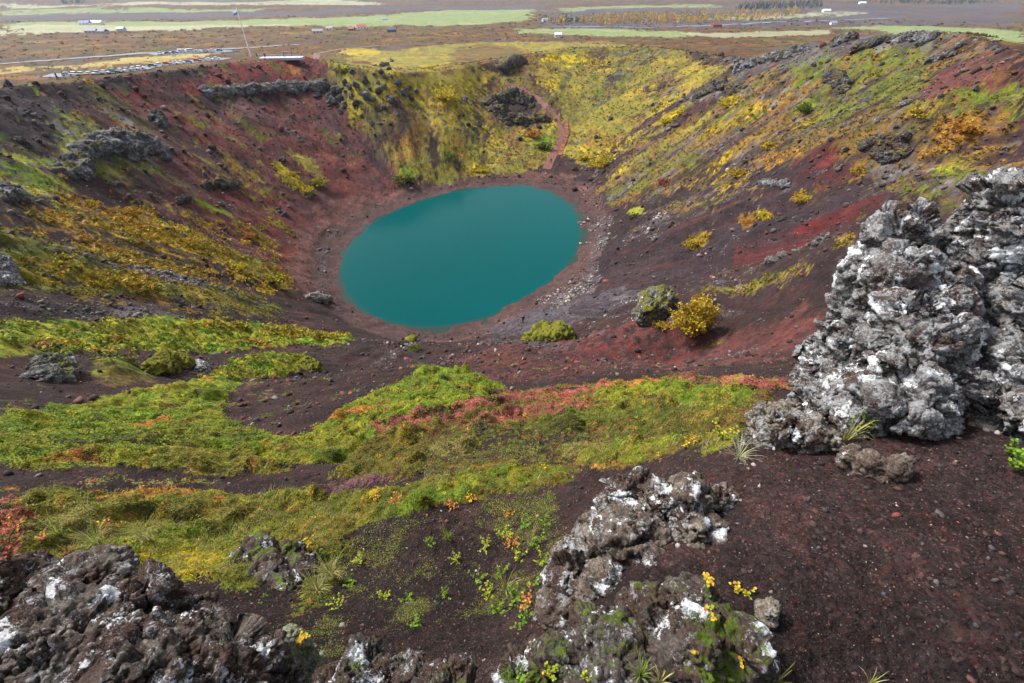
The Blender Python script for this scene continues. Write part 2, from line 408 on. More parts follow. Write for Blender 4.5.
    ('moss', Pg((0,322),(60,318),(150,318),(230,322),(300,328),(352,336),(356,342),(290,345),(235,350),(180,352),(120,352),(60,356),(0,360)), .95, .35),
    ('yellow', S([(190,326),(250,330),(340,338)], 6), .55, .9), ('orange', S([(20,352),(50,350),(85,352)], 5), .8, .4), ('coral', S([(200,326),(240,324)], 3), .5, .8), ('mossdk', S([(0,330),(60,328),(100,335)], 7), .5, .8),
    ('moss', Pg((200,378),(235,362),(270,352),(310,358),(300,374),(250,380),(215,385)), .9, .5), ('heath', Pg((85,365),(140,355),(150,380),(100,385)), .7, .7),
    ('brown', Pg((0,378),(40,385),(100,388),(150,385),(120,398),(60,412),(0,420)), .85, .4),
    ('brown', Pg((225,415),(240,385),(300,375),(380,365),(430,362),(390,390),(340,420),(310,442),(260,432)), .95, .3),
    ('moss', Pg((0,462),(0,422),(60,412),(120,398),(170,388),(215,380),(238,385),(226,402),(222,418),(246,430),(270,436),(300,444),(330,420),(370,398),(400,382),(428,368),(470,374),(505,388),(470,404),(430,430),(390,448),(330,462),(270,468),(190,472),(100,466),(40,472)), .96, .3),
    ('lime', Pg((400,385),(430,372),(470,380),(450,398),(410,405),(385,410)), .7, .7), ('lime', S([(60,440),(130,430),(200,425)], 16), .5, .9), ('mossdk', S([(20,455),(120,445),(240,440),(300,452)], 10), .6, .9), ('mossdk', S([(180,400),(220,398)], 8), .6, .8),
    ('coral', S([(140,396),(180,386),(220,378)], 7), .7, .8), ('coral', S([(135,432),(160,428),(178,424)], 8), .8, .6), ('yellow', S([(60,418),(120,404),(180,394)], 6), .4, .9), ('coral', S([(330,424),(355,416),(390,408)], 8), .8, .6),
    ('olive', Pg((140,466),(170,452),(215,448),(260,455),(290,470),(200,474)), .8, .5), ('coral', S([(40,470),(80,462),(115,460)], 6), .6, .8), ('yellow', S([(160,456),(210,452)], 6), .6, .8),
    ('heath', Pg((380,440),(450,415),(520,402),(600,398),(690,392),(770,400),(750,430),(700,445),(600,470),(480,468),(400,480),(330,480)), .9, .5),
    ('dark', Pg((440,432),(520,425),(620,440),(600,466),(500,466),(420,470)), .6, .8),
    ('moss', Pg((560,395),(610,384),(690,384),(760,398),(740,412),(680,408),(620,404)), .7, .8), ('olive', Pg((600,400),(680,402),(740,415),(700,432),(620,425)), .6, .9),
    ('pink', S([(370,432),(410,424),(470,410),(530,400),(575,397),(620,386)], 10), 1, .6),
    ('pink', S([(460,425),(500,418),(560,412),(600,405)], 10), .55, 1.0),
    ('pink', S([(660,385),(690,378),(720,384),(755,389),(790,388)], 8), 1, .4), ('coral', S([(600,392),(640,386),(675,383)], 6), .6, .8), ('pink', S([(480,392),(540,392),(580,386)], 5), .5, .8),
    ('dark', S([(640,395),(665,402)], 8), .8, .5), ('dark', S([(672,415),(705,420)], 9), .9, .4), ('straw', Pg((560,445),(620,445),(600,462),(560,458)), .4, .9), ('straw', Pg((440,440),(480,440),(470,456),(430,456)), .35, .9),
    ('dark', Pg((0,478),(60,480),(140,474),(250,472),(330,478),(320,490),(240,500),(150,498),(60,492),(0,492)), .92, .4), ('straw', S([(40,484),(140,482),(230,480)], 6), .35, 1.0), ('plum', S([(300,495),(350,486),(400,478)], 9), .7, .8),
    ('olive', Pg((0,505),(50,490),(120,500),(180,494),(250,496),(330,494),(400,490),(470,470),(560,468),(575,480),(470,500),(420,515),(380,525),(345,545),(300,560),(240,585),(130,575),(0,565)), .95, .4),
    ('moss', Pg((120,540),(200,525),(280,530),(300,555),(240,590),(160,580)), .6, .8), ('yellow', Pg((130,560),(200,555),(240,565),(230,585),(160,578)), .4, 1.0),
    ('coral', S([(110,505),(150,498),(190,500),(230,500)], 12), .85, .7), ('coral', S([(130,520),(170,514)], 9), .5, .9), ('pink', Pg((0,500),(20,500),(45,520),(45,545),(0,550)), .75, .7), ('coral', S([(0,488),(18,490)], 8), .7, .6), ('straw', Pg((50,525),(100,515),(120,540),(70,555)), .5, 1.0), ('moss', S([(250,505),(320,500)], 14), .6, .8),
    ('lime', Pg((355,522),(390,502),(430,490),(490,470),(560,466),(572,474),(520,486),(470,496),(420,512),(385,524)), .85, .6),
    ('coral', S([(470,470),(520,462)], 6), .6, .8), ('coral', S([(360,515),(385,505)], 6), .6, .8), ('yellow', S([(365,498),(400,488)], 5), .5, .9),
    ('dark', Pg((330,540),(380,520),(430,510),(500,498),(560,500),(560,560),(530,640),(420,690),(330,690),(290,640),(300,590)), .9, .5),
 ('olive', Pg((300,560),(345,530),(350,560),(330,590),(300,620)), .4, 1.2), 
    ('moss', S([(575,465),(620,455),(680,445)], 14), .7, .8), ('coral', S([(590,470),(620,465)], 6), .5, .9), ('yellow', S([(680,440),(715,438)], 7), .6, .8), ('moss', E(728, 447, 26, 9), .8, .7),
    ('brown', Pg((700,460),(780,430),(880,440),(1024,470),(1100,640),(1024,700),(720,700),(690,600),(735,520)), .9, .25),
    ('dark', Pg((640,640),(760,600),(900,650),(900,690),(640,690)), .6, .7),
]

# ------------------------------------------------------------------ the ground as one sheet
def build_grid():
    az = np.concatenate([np.radians(np.linspace(-180, -82, 40)), np.radians(np.linspace(-80, 80, 1260)), np.radians(np.linspace(82, 180, 40))])
    d = np.concatenate([np.exp(np.linspace(math.log(.3), math.log(340), 1180)), np.exp(np.linspace(math.log(343), math.log(9000), 150))])
    return az, d
AZ, DD = build_grid()
NA, ND = len(AZ), len(DD)
_A, _D = np.meshgrid(AZ, DD, indexing='ij')
GX = (_D * np.sin(_A)).ravel(); GY = (_D * np.cos(_A)).ravel()
GZ = base_height(GX, GY)
GD = _D.ravel()
COLR = np.zeros((len(GX), 3), np.float32)
VEGA = np.zeros(len(GX), np.float32)
KID = np.full(len(GX), -1, np.int16)
KN = list(KIND)
def shades(name, x, y, sc):
    c = np.array(KIND[name], np.float32)
    n = fbm2(x / sc, y / sc, 5, hash_name(name), 0.65) * 0.9 + 0.5
    q = np.clip(n, 0, 0.9999) * (len(c) - 1)
    i = np.clip(q.astype(int), 0, len(c) - 2); f = (q - i)[:, None].astype(np.float32)
    return c[i] * (1 - f) + c[i + 1] * f
def hash_name(s): return sum(ord(ch) * (k + 3) for k, ch in enumerate(s)) % 997
th_, r_ = _polar(np.stack([GX, GY], -1))
inside = r_ < np.interp(th_, *RT) * 1.02
k = inside & (GX < 0)
COLR[:] = shades('moor', GX, GY, 40.0)
COLR[inside] = shades('brown', GX[inside], GY[inside], 6.0)
nearm = GD < 14
COLR[nearm] = shades('brown', GX[nearm], GY[nearm], 0.25)
# warps of the outline, as a share of the distance
W1x = fbm2(_A.ravel() * 26, np.log(_D.ravel()) * 18, 6, 301, .72); W1y = fbm2(_A.ravel() * 26, np.log(_D.ravel()) * 18, 6, 311, .72)
HF = fbm2(GX / (GD * .012 + .01), GY / (GD * .012 + .01), 3, 321, .7) if False else vnoise2(np.degrees(_A.ravel()) * 2.6, np.log(_D.ravel()) * 95, 331) * .6 + vnoise2(np.degrees(_A.ravel()) * 6.1, np.log(_D.ravel()) * 210, 332) * .55
MF = fbm2(_A.ravel() * 60, np.log(_D.ravel()) * 42, 5, 341, .66)
def in_poly(x, y, P):
    c = np.zeros(len(x), bool)
    n = len(P)
    for i in range(n):
        x0, y0 = P[i]; x1, y1 = P[(i + 1) % n]
        if y0 == y1: continue
        k = (y0 > y) != (y1 > y)
        c ^= k & (x < (x1 - x0) * (y - y0) / (y1 - y0) + x0)
    return c
_allp = np.concatenate([c[1] for c in COVER])
_hit = ground_at(_allp)
KSET0 = lambda *n: np.isin(KID, [KN.index(k) for k in n])
_s0 = (r_ - np.interp(th_, *LT)) / (np.interp(th_, *RT) - np.interp(th_, *LT))
_o = 0
LA, LD = _A.ravel(), np.log(_D.ravel())
for name, px, op, rag in COVER:
    H = _hit[_o:_o + len(px)]; _o += len(px)
    Q = np.stack([np.arctan2(H[:, 0], H[:, 1]), np.log(np.hypot(H[:, 0], H[:, 1]))], 1)   # bearing and distance of each corner
    lo, hi = Q.min(0) - .06, Q.max(0) + .06
    m = np.where((LA > lo[0]) & (LA < hi[0]) & (LD > lo[1]) & (LD < hi[1]))[0]
    if not len(m): continue
    size = (hi - lo - .12)
    cov = 0
    for k_, s_ in enumerate((0.35, 0.8, 1.3)):
        wa = rag * s_ * min(.05, .35 * size[0] + .006); wd = rag * s_ * min(.08, .35 * size[1] + .006)
        cov = cov + in_poly(LA[m] + W1x[m] * wa + HF[m] * wa * .5, LD[m] + W1y[m] * wd + HF[m] * wd * .5, Q) / 3
    cov = smooth(.5 - .28, .5 + .28, cov + HF[m] * rag * .45 - ((1 - op) * np.clip(.55 + 1.1 * MF[m], 0, 1.6) if rag > .2 else 0)) * (op * .15 + .85 if rag > .2 else op)
    d0 = float(np.exp(Q[:, 1].mean()))
    c = shades(name, GX[m], GY[m], d0 * .055 + .02)
    cov = cov[:, None].astype(np.float32)
    COLR[m] = COLR[m] * (1 - cov) + c * cov
    KID[m[cov[:, 0] > .5]] = KN.index(name)
    VEGA[m] = VEGA[m] * (1 - cov[:, 0]) + (1.0 if name in VEG else 0.0) * cov[:, 0]
# nature mixes its covers: gaps, tongues and tinges everywhere
def tinge(mask, name, field, lo, hi, amount, veg=None, sc=None):
    m = np.where(mask)[0]
    k = (smooth(lo, hi, field[m]) * amount)[:, None].astype(np.float32)
    c = shades(name, GX[m], GY[m], sc or 1.0)
    COLR[m] = COLR[m] * (1 - k) + c * k
    if veg is not None: VEGA[m] = VEGA[m] * (1 - k[:, 0]) + veg * k[:, 0]
    KID[m[k[:, 0] > .5]] = KN.index(name)
far = inside & (GD > 24)
s_r = r_ / 55.0
# long streaks that run down the walls, from where frost and rain sort the cinder
ST = fbm3(np.stack([np.cos(th_) * 16, np.sin(th_) * 16, s_r * 1.3], 1), 5, 501, .68)
ST2 = fbm3(np.stack([np.cos(th_) * 34, np.sin(th_) * 34, s_r * 3.2], 1), 5, 511, .7)
N1 = fbm2(GX / 9, GY / 9, 6, 521, .68); N2 = fbm2(GX / 5, GY / 5, 6, 531, .7); N3 = fbm2(GX / 14, GY / 14, 6, 541, .66)
wet = inside & (_s0 > .16)
vg = VEGA > .5
tinge(far & ~vg & wet, 'purple', ST - .15 * (GX < -10), .12, .5, .75, None, 6)
tinge(far & ~vg & wet, 'scree', ST2 + .4 * N2, .42, .8, .7, None, 3)
tinge(far & ~vg & wet, 'red', -ST, .25, .7, .5, None, 6)
tinge(far & ~vg & wet, 'dark', -ST2, .35, .8, .6, None, 3)
tinge(far & ~vg & wet & (_s0 > .3) & (GD > 52), 'olive', N1 + .5 * ST2, .42, .75, .7, .8, 3)
tinge(far & ~vg & wet & (_s0 > .3) & (GD > 52), 'orange', N3 - .5 * ST2, .72, .95, .6, .8, 3)
tinge(far & KSET0('maroon', 'redtop'), 'purple', ST2 + .5 * N2, .05, .6, .85, None, 3)
tinge(far & KSET0('maroon', 'redtop'), 'brown', -N1 + .4 * ST2, .1, .6, .8, None, 3)
mead = KSET0('meadow'); heath = KSET0('heath', 'scrub', 'olive', 'orange')
tinge(far & mead, 'olive', N3, .05, .5, .75, 1, 6)
tinge(far & mead, 'heath', N1 + .4 * ST, .12, .5, .85, 1, 5)
tinge(far & mead, 'yellow', -N3 + .3 * N2, .25, .6, .6, 1, 5)
tinge(far & mead, 'orange', -N1, .5, .9, .5, 1, 5)
tinge(far & mead, 'mossdk', N2, .4, .8, .6, 1, 5)
tinge(far & mead, 'brown', ST2 + .5 * N1, .42, .8, .75, .2, 5)
tinge(far & mead, 'rock', N2 - .5 * ST2, .55, .85, .6, 0, 3)
rw = far & heath & (GX > 5)
tinge(rw, 'mossdk', N3, -.1, .35, .75, 1, 4)
tinge(rw, 'heath', -N1 + .4 * N2, .0, .45, .7, 1, 4)
tinge(rw, 'rust', N2 - .4 * N3, .0, .4, .75, 1, 4)
tinge(far & (GX > 5) & KSET0('scrub', 'yellow', 'meadow') & (_s0 > .25) & (th_ > .45), 'rust', N1 + .5 * N2, -.05, .35, .7, 1, 4)
tinge(far & (GX > 5) & KSET0('moss', 'lime') & (_s0 > .25), 'mossdk', N1 + .5 * N2, -.3, .3, .85, 1, 4)
tinge(rw, 'rock', N2 + .4 * ST2, .22, .55, .8, 0, 3)
tinge(rw, 'purple', ST2 - .3 * N1, .12, .5, .85, 0, 3)
tinge(rw, 'dark', -N2 + .3 * ST, .35, .7, .8, 0, 3)
lw = far & heath & (GX < 5)
tinge(lw, 'brown', ST2 + .6 * N2, .12, .45, .9, 0, 3)
tinge(lw, 'mossdk', N1, .2, .6, .6, 1, 4)
tinge(lw, 'orange', -N1, .3, .7, .5, 1, 4)
tinge(far & KSET0('moss', 'lime', 'mossdk') , 'brown', N2 + .4 * ST2, .5, .8, .8, 0, 3)
tinge(far & KSET0('moss', 'lime', 'mossdk') , 'orange', -N2, .45, .8, .6, 1, 3)
nr = GD < 26
M1 = fbm2(GX / 1.7, GY / 1.7, 6, 551, .68); M2 = fbm2(GX / .7, GY / .7, 6, 561, .68); M3 = fbm2(GX / 3.5, GY / 3.5, 6, 571, .66)
nm = nr & KSET0('moss', 'lime', 'olive', 'heath', 'mossdk', 'straw')
tinge(nm, 'mossdk', M1, .15, .6, .7, 1, .5)
tinge(nm, 'yellow', -M1 + .3 * M2, .45, .85, .5, 1, .5)
tinge(nm, 'coral', M3 + .5 * M2, .70, 1.0, .6, 1, .4)
tinge(nm, 'olive', -M3, .3, .7, .5, 1, .5)
tinge(nm, 'lime', M3 - .4 * M2, .15, .5, .6, 1, .5)
tinge(nm, 'dark', M2 - .4 * M1, .50, .85, .8, .1, .4)
tinge(nr & KSET0('pink', 'coral'), 'moss', M2, .42, .85, .8, 1, .3)
tinge(nr & KSET0('pink', 'coral'), 'dark', -M2 + .4 * M1, .40, .8, .8, .2, .3)
tinge(nr & ~(VEGA > .5) & (GD > 3), 'dark', M1, .2, .7, .6, None, .5)
tinge(nr & ~(VEGA > .5) & (GD > 3), 'straw', M2 + .5 * M3, .62, .95, .35, .5, .4)
moor = ~inside & (GD < 1500)
B1 = fbm2(GX / 60, GY / 60, 6, 581, .68); B2 = fbm2(GX / 25, GY / 25, 6, 591, .7)
tinge(moor & KSET0('moor') | (moor & (KID < 0)), 'straw', B1, .4, .8, .35, None, 20)
tinge(moor & KSET0('moor') | (moor & (KID < 0)), 'mossdk', B2, .2, .6, .6, None, 20)
tinge(moor & KSET0('moor') | (moor & (KID < 0)), 'orange', -B2, .3, .7, .5, None, 20)
tinge(moor & KSET0('moor') | (moor & (KID < 0)), 'lava', -B1, .3, .7, .6, None, 20)
# relief of the surface itself
def relief(x, y, d, veg):
    h = np.zeros_like(x)
    nf = 1 - smooth(9, 30, d)
    h += veg * nf * ((.5 - np.abs(fbm2(x / 1.0, y / 1.0, 3, 400))) * .42 * smooth(2, 6, d) + np.abs(fbm2(x / .45, y / .45, 3, 401)) * .15 + fbm2(x / .16, y / .16, 3, 402) * .035 + fbm2(x / .05, y / .05, 2, 403) * .012 * (1 - smooth(3, 8, d)))
    mf = smooth(7, 20, d) * (1 - smooth(120, 260, d))
    h += veg * mf * (np.abs(fbm2(x / 2.4, y / 2.4, 3, 404)) * .5 + fbm2(x / .7, y / .7, 3, 405) * .28)
    g = 1 - veg
    h += g * (fbm2(x / .12, y / .12, 4, 406) * .012 * (1 - smooth(3, 9, d)) + fbm2(x / .8, y / .8, 4, 407) * .05 * smooth(1.5, 6, d) * (1 - smooth(30, 60, d)) + fbm2(x / 5, y / 5, 5, 408, .6) * .45 * smooth(14, 40, d) * (1 - smooth(200, 300, d)))
    return h
def blur(a, k):
    for ax in (0, 1):
        p = np.pad(a, [(k, k) if q == ax else (0, 0) for q in (0, 1)], 'edge'); c = np.cumsum(p, ax)
        a = (c[2 * k:] - c[:-2 * k])[:a.shape[0]] / (2 * k) if ax == 0 else (c[:, 2 * k:] - c[:, :-2 * k])[:, :a.shape[1]] / (2 * k)
        if a.shape[ax] < (NA, ND)[ax]: a = np.concatenate([a, a[-1:]] if ax == 0 else [a, a[:, -1:]], ax)
    return a
VBL = smooth(.15, .95, blur(VEGA.reshape(NA, ND).astype(float), 9)).ravel()
_s = (r_ - np.interp(th_, *LT)) / (np.interp(th_, *RT) - np.interp(th_, *LT))
GZ = GZ + relief(GX, GY, GD, VBL) * (smooth(0.02, .12, _s) * .55 + .45)
ZG = GZ.reshape(NA, ND)
def ground_z(x, y):
    x = np.asarray(x, float); y = np.asarray(y, float)
    a = np.arctan2(x, y); l = np.hypot(x, y)
    fi = np.interp(a, AZ, np.arange(NA)); fj = np.interp(l, DD, np.arange(ND))
    i = np.clip(fi.astype(int), 0, NA - 2); j = np.clip(fj.astype(int), 0, ND - 2)
    u = fi - i; v = fj - j
    return (ZG[i, j] * (1 - v) + ZG[i, j + 1] * v) * (1 - u) + (ZG[i + 1, j] * (1 - v) + ZG[i + 1, j + 1] * v) * u

def make_mesh(name, co, faces, smooth_shade=True):
    """mesh from arrays; faces (n,3) or (n,4)"""
    me = bpy.data.meshes.new(name)
    co = np.ascontiguousarray(co, np.float32); faces = np.ascontiguousarray(faces, np.int32)
    n = faces.shape[1]
    me.vertices.add(len(co)); me.vertices.foreach_set('co', co.ravel())
    me.loops.add(faces.size); me.loops.foreach_set('vertex_index', faces.ravel())
    me.polygons.add(len(faces)); me.polygons.foreach_set('loop_start', np.arange(0, faces.size, n, dtype=np.int32))
    me.polygons.foreach_set('loop_total', np.full(len(faces), n, np.int32))
    if smooth_shade: me.polygons.foreach_set('use_smooth', np.ones(len(faces), bool))
    me.update(calc_edges=True)
    return me
def set_col(me, c, name='col'):
    a = me.color_attributes.new(name, 'FLOAT_COLOR', 'POINT')
    if c.shape[1] == 3: c = np.concatenate([c, np.ones((len(c), 1))], 1)
    a.data.foreach_set('color', np.ascontiguousarray(c, np.float32).ravel())
def link(name, me, mat=None, parent=None, kind=None, label=None, cat=None, group=None):
    o = bpy.data.objects.new(name, me); COL.objects.link(o)
    if mat and not len(me.materials): me.materials.append(mat)
    if parent: o.parent = parent
    tag(o, label, cat, group, kind)
    return o
def tag(o, label=None, cat=None, group=None, kind=None):
    if label: o['label'] = label
    if cat: o['category'] = cat
    if group: o['group'] = group
    if kind: o['kind'] = kind

# ------------------------------------------------------------------ materials
class NT:
    def __init__(s, name):
        s.m = bpy.data.materials.new(name); s.m.use_nodes = True
        s.t = s.m.node_tree; s.b = s.t.nodes['Principled BSDF']
    def n(s, kind, **kw):
        x = s.t.nodes.new('ShaderNode' + kind)
        for k, v in kw.items():
            if hasattr(x, k) and not k[0].isupper(): setattr(x, k, v)
        return x
    def l(s, a, b): s.t.links.new(a, b)
    def pos(s):
        return s.n('NewGeometry').outputs['Position']
    def noise(s, vec, scale, detail=6, rough=.6, out='Fac'):
        x = s.n('TexNoise'); x.inputs['Scale'].default_value = scale; x.inputs['Detail'].default_value = detail; x.inputs['Roughness'].default_value = rough
        s.l(vec, x.inputs['Vector']); return x.outputs[out]
    def voro(s, vec, scale, out='Color', feature='F1', rand=1.0):
        x = s.n('TexVoronoi'); x.feature = feature; x.inputs['Scale'].default_value = scale; x.inputs['Randomness'].default_value = rand
        s.l(vec, x.inputs['Vector']); return x.outputs[out]
    def math(s, op, a, b=None, c=None, clamp=False):
        x = s.n('Math'); x.operation = op; x.use_clamp = clamp
        for i, q in enumerate((a, b, c)):
            if q is None: continue
            if isinstance(q, (int, float)): x.inputs[i].default_value = q
            else: s.l(q, x.inputs[i])
        return x.outputs[0]
    def ramp(s, f, *stops):
        x = s.n('ValToRGB'); cr = x.color_ramp
        while len(cr.elements) < len(stops): cr.elements.new(.5)
        for e, (p, c) in zip(cr.elements, stops):
            e.position = p; e.color = (c, c, c, 1) if isinstance(c, (int, float)) else (*c, 1)
        s.l(f, x.inputs[0]); return x.outputs[0]
    def mix(s, f, a, b, mode='MIX'):
        x = s.n('Mix'); x.data_type = 'RGBA'; x.blend_type = mode
        for i, q in ((0, f), (6, a), (7, b)):
            if isinstance(q, (int, float)): x.inputs[i].default_value = q if i == 0 else (q, q, q, 1)
            elif isinstance(q, tuple): x.inputs[i].default_value = (*q, 1)
            else: s.l(q, x.inputs[i])
        return x.outputs[2]
    def attr(s, name, out='Color'):
        x = s.n('Attribute'); x.attribute_name = name; return x.outputs[out]
    def bump(s, h, dist, strength=1.0, normal=None):
        x = s.n('Bump'); x.inputs['Distance'].default_value = dist; x.inputs['Strength'].default_value = strength
        s.l(h, x.inputs['Height'])
        if normal: s.l(normal, x.inputs['Normal'])
        return x.outputs[0]
    def done(s, col=None, rough=.9, normal=None, spec=.2):
        if col is not None:
            if isinstance(col, tuple): s.b.inputs['Base Color'].default_value = (*col, 1)
            else: s.l(col, s.b.inputs['Base Color'])
        if isinstance(rough, (int, float)): s.b.inputs['Roughness'].default_value = rough
        else: s.l(rough, s.b.inputs['Roughness'])
        s.b.inputs['Specular IOR Level'].default_value = spec
        if normal: s.l(normal, s.b.inputs['Normal'])
        return s.m

def mat_ground():
    m = NT('ground')
    p = m.pos(); c = m.attr('col'); veg = m.attr('veg', 'Fac')
    # loose cinder: pebbles of several sizes, each with its own shade
    v1 = m.ramp(m.voro(p, 75), (0, .35), (.45, .8), (.8, 1.15), (1, 2.3))
    v2 = m.ramp(m.voro(p, 22), (0, .6), (.5, .95), (.85, 1.1), (1, 1.9))
    v3 = m.ramp(m.voro(p, 3.1), (0, .72), (.6, 1.0), (.93, 1.15), (1, 2.0))
    n1 = m.ramp(m.noise(p, .45, 12, .72), (.25, .5), (.5, 1.0), (.75, 1.6))
    g = m.mix(1, m.mix(1, v1, v2, 'MULTIPLY'), m.mix(1, v3, n1, 'MULTIPLY'), 'MULTIPLY')
    gc = m.mix(1, c, g, 'MULTIPLY')
    hue = m.voro(p, 41)
    gc = m.mix(m.ramp(hue, (.72, 0), (.8, .5)), gc, m.mix(1, gc, (1.45, .8, .7), 'MULTIPLY'))
    # plants: leafy mottling
    w1 = m.ramp(m.voro(p, 48), (0, .45), (.5, 1), (1, 1.6))
    w2 = m.ramp(m.noise(p, 2.2, 10, .75), (.28, .32), (.5, 1.0), (.72, 1.75))
    w3 = m.ramp(m.voro(p, 7), (0, .7), (.5, 1), (1, 1.35))
    vc = m.mix(1, c, m.mix(1, m.mix(1, w1, w2, 'MULTIPLY'), w3, 'MULTIPLY'), 'MULTIPLY')
    col = m.mix(veg, gc, vc)
    h1 = m.noise(p, 9, 12, .75)
    b1 = m.bump(h1, .05, .8)
    h2 = m.voro(p, 60, 'Distance')
    b2 = m.bump(h2, .012, .7, b1)
    b3 = m.bump(m.noise(p, .8, 8, .7), .5, .7, b2)
    return m.done(col, .95, b3, .15)

fq = np.arange(NA * ND).reshape(NA, ND)
FQ = np.stack([fq[:-1, :-1], fq[:-1, 1:], fq[1:, 1:], fq[1:, :-1]], -1).reshape(-1, 4)
gm = make_mesh('ground', np.stack([GX, GY, GZ], 1), FQ)
set_col(gm, COLR)
va = gm.attributes.new('veg', 'FLOAT', 'POINT'); va.data.foreach_set('value', VEGA.astype(np.float32))
ground = link('ground', gm, mat_ground(), kind='structure')

# ------------------------------------------------------------------ the crater lake
def mat_water():
    m = NT('lake_water'); p = m.pos()
    f = m.noise(p, .012, 3, .5)
    c = m.mix(m.ramp(f, (.3, 0), (.7, 1)), (.0001, .050, .052), (.0001, .064, .066))
    c = m.mix(m.ramp(m.math('ADD', m.attr('shallow', 'Fac'), m.math('MULTIPLY', m.math('SUBTRACT', m.noise(p, .35, 6, .7), .5), .5)), (.35, 0), (1, .85)), c, (.030, .040, .032))
    b = m.bump(m.noise(p, .9, 5, .65), .05, .5)
    m.done(c, .12, b, .05)
    m.b.inputs['IOR'].default_value = 1.33
    return m.m
a = np.linspace(0, 2 * np.pi, 160, endpoint=False)
lx, ly = LC[0] + 75 * np.cos(a), LC[1] + 75 * np.sin(a)
_th, _r = _polar(np.stack([lx, ly], -1))
_rr2 = np.interp(_th, *LT) + 4
lco = [(LC[0], LC[1], 0)] + [(LC[0] + math.sin(t) * r, LC[1] + math.cos(t) * r, 0) for t, r in zip(_th, _rr2)]
_ra = np.interp(_th, *LT)
rings = [.25, .5, .75, .88, .94, .97, 1.0]
for q in rings[::-1]: pass
V = [(LC[0], LC[1], 0)]; sh = [0.0]
for q in rings + [None]:
    for t, r in zip(_th, _ra):
        rr_ = r * q if q else r + 4
        V.append((LC[0] + math.sin(t) * rr_, LC[1] + math.cos(t) * rr_, 0)); sh.append(max(0, 1 - (r - rr_) / 2.2) if q else 1)
fan = np.array([(0, i + 1, (i + 1) % 160 + 1, 0) for i in range(160)])
ring = [(1 + k * 160 + i, 1 + (k + 1) * 160 + i, 1 + (k + 1) * 160 + (i + 1) % 160, 1 + k * 160 + (i + 1) % 160) for k in range(len(rings)) for i in range(160)]
tri = np.concatenate([fan[:, :3], np.array([(a, b, c) for a, b, c, d in ring] + [(a, c, d) for a, b, c, d in ring])])
lm = make_mesh('lake', np.array(V), tri)
at_ = lm.attributes.new('shallow', 'FLOAT', 'POINT'); at_.data.foreach_set('value', np.minimum(np.array(sh, np.float32), 1))
link('lake', lm, mat_water(), kind='structure')

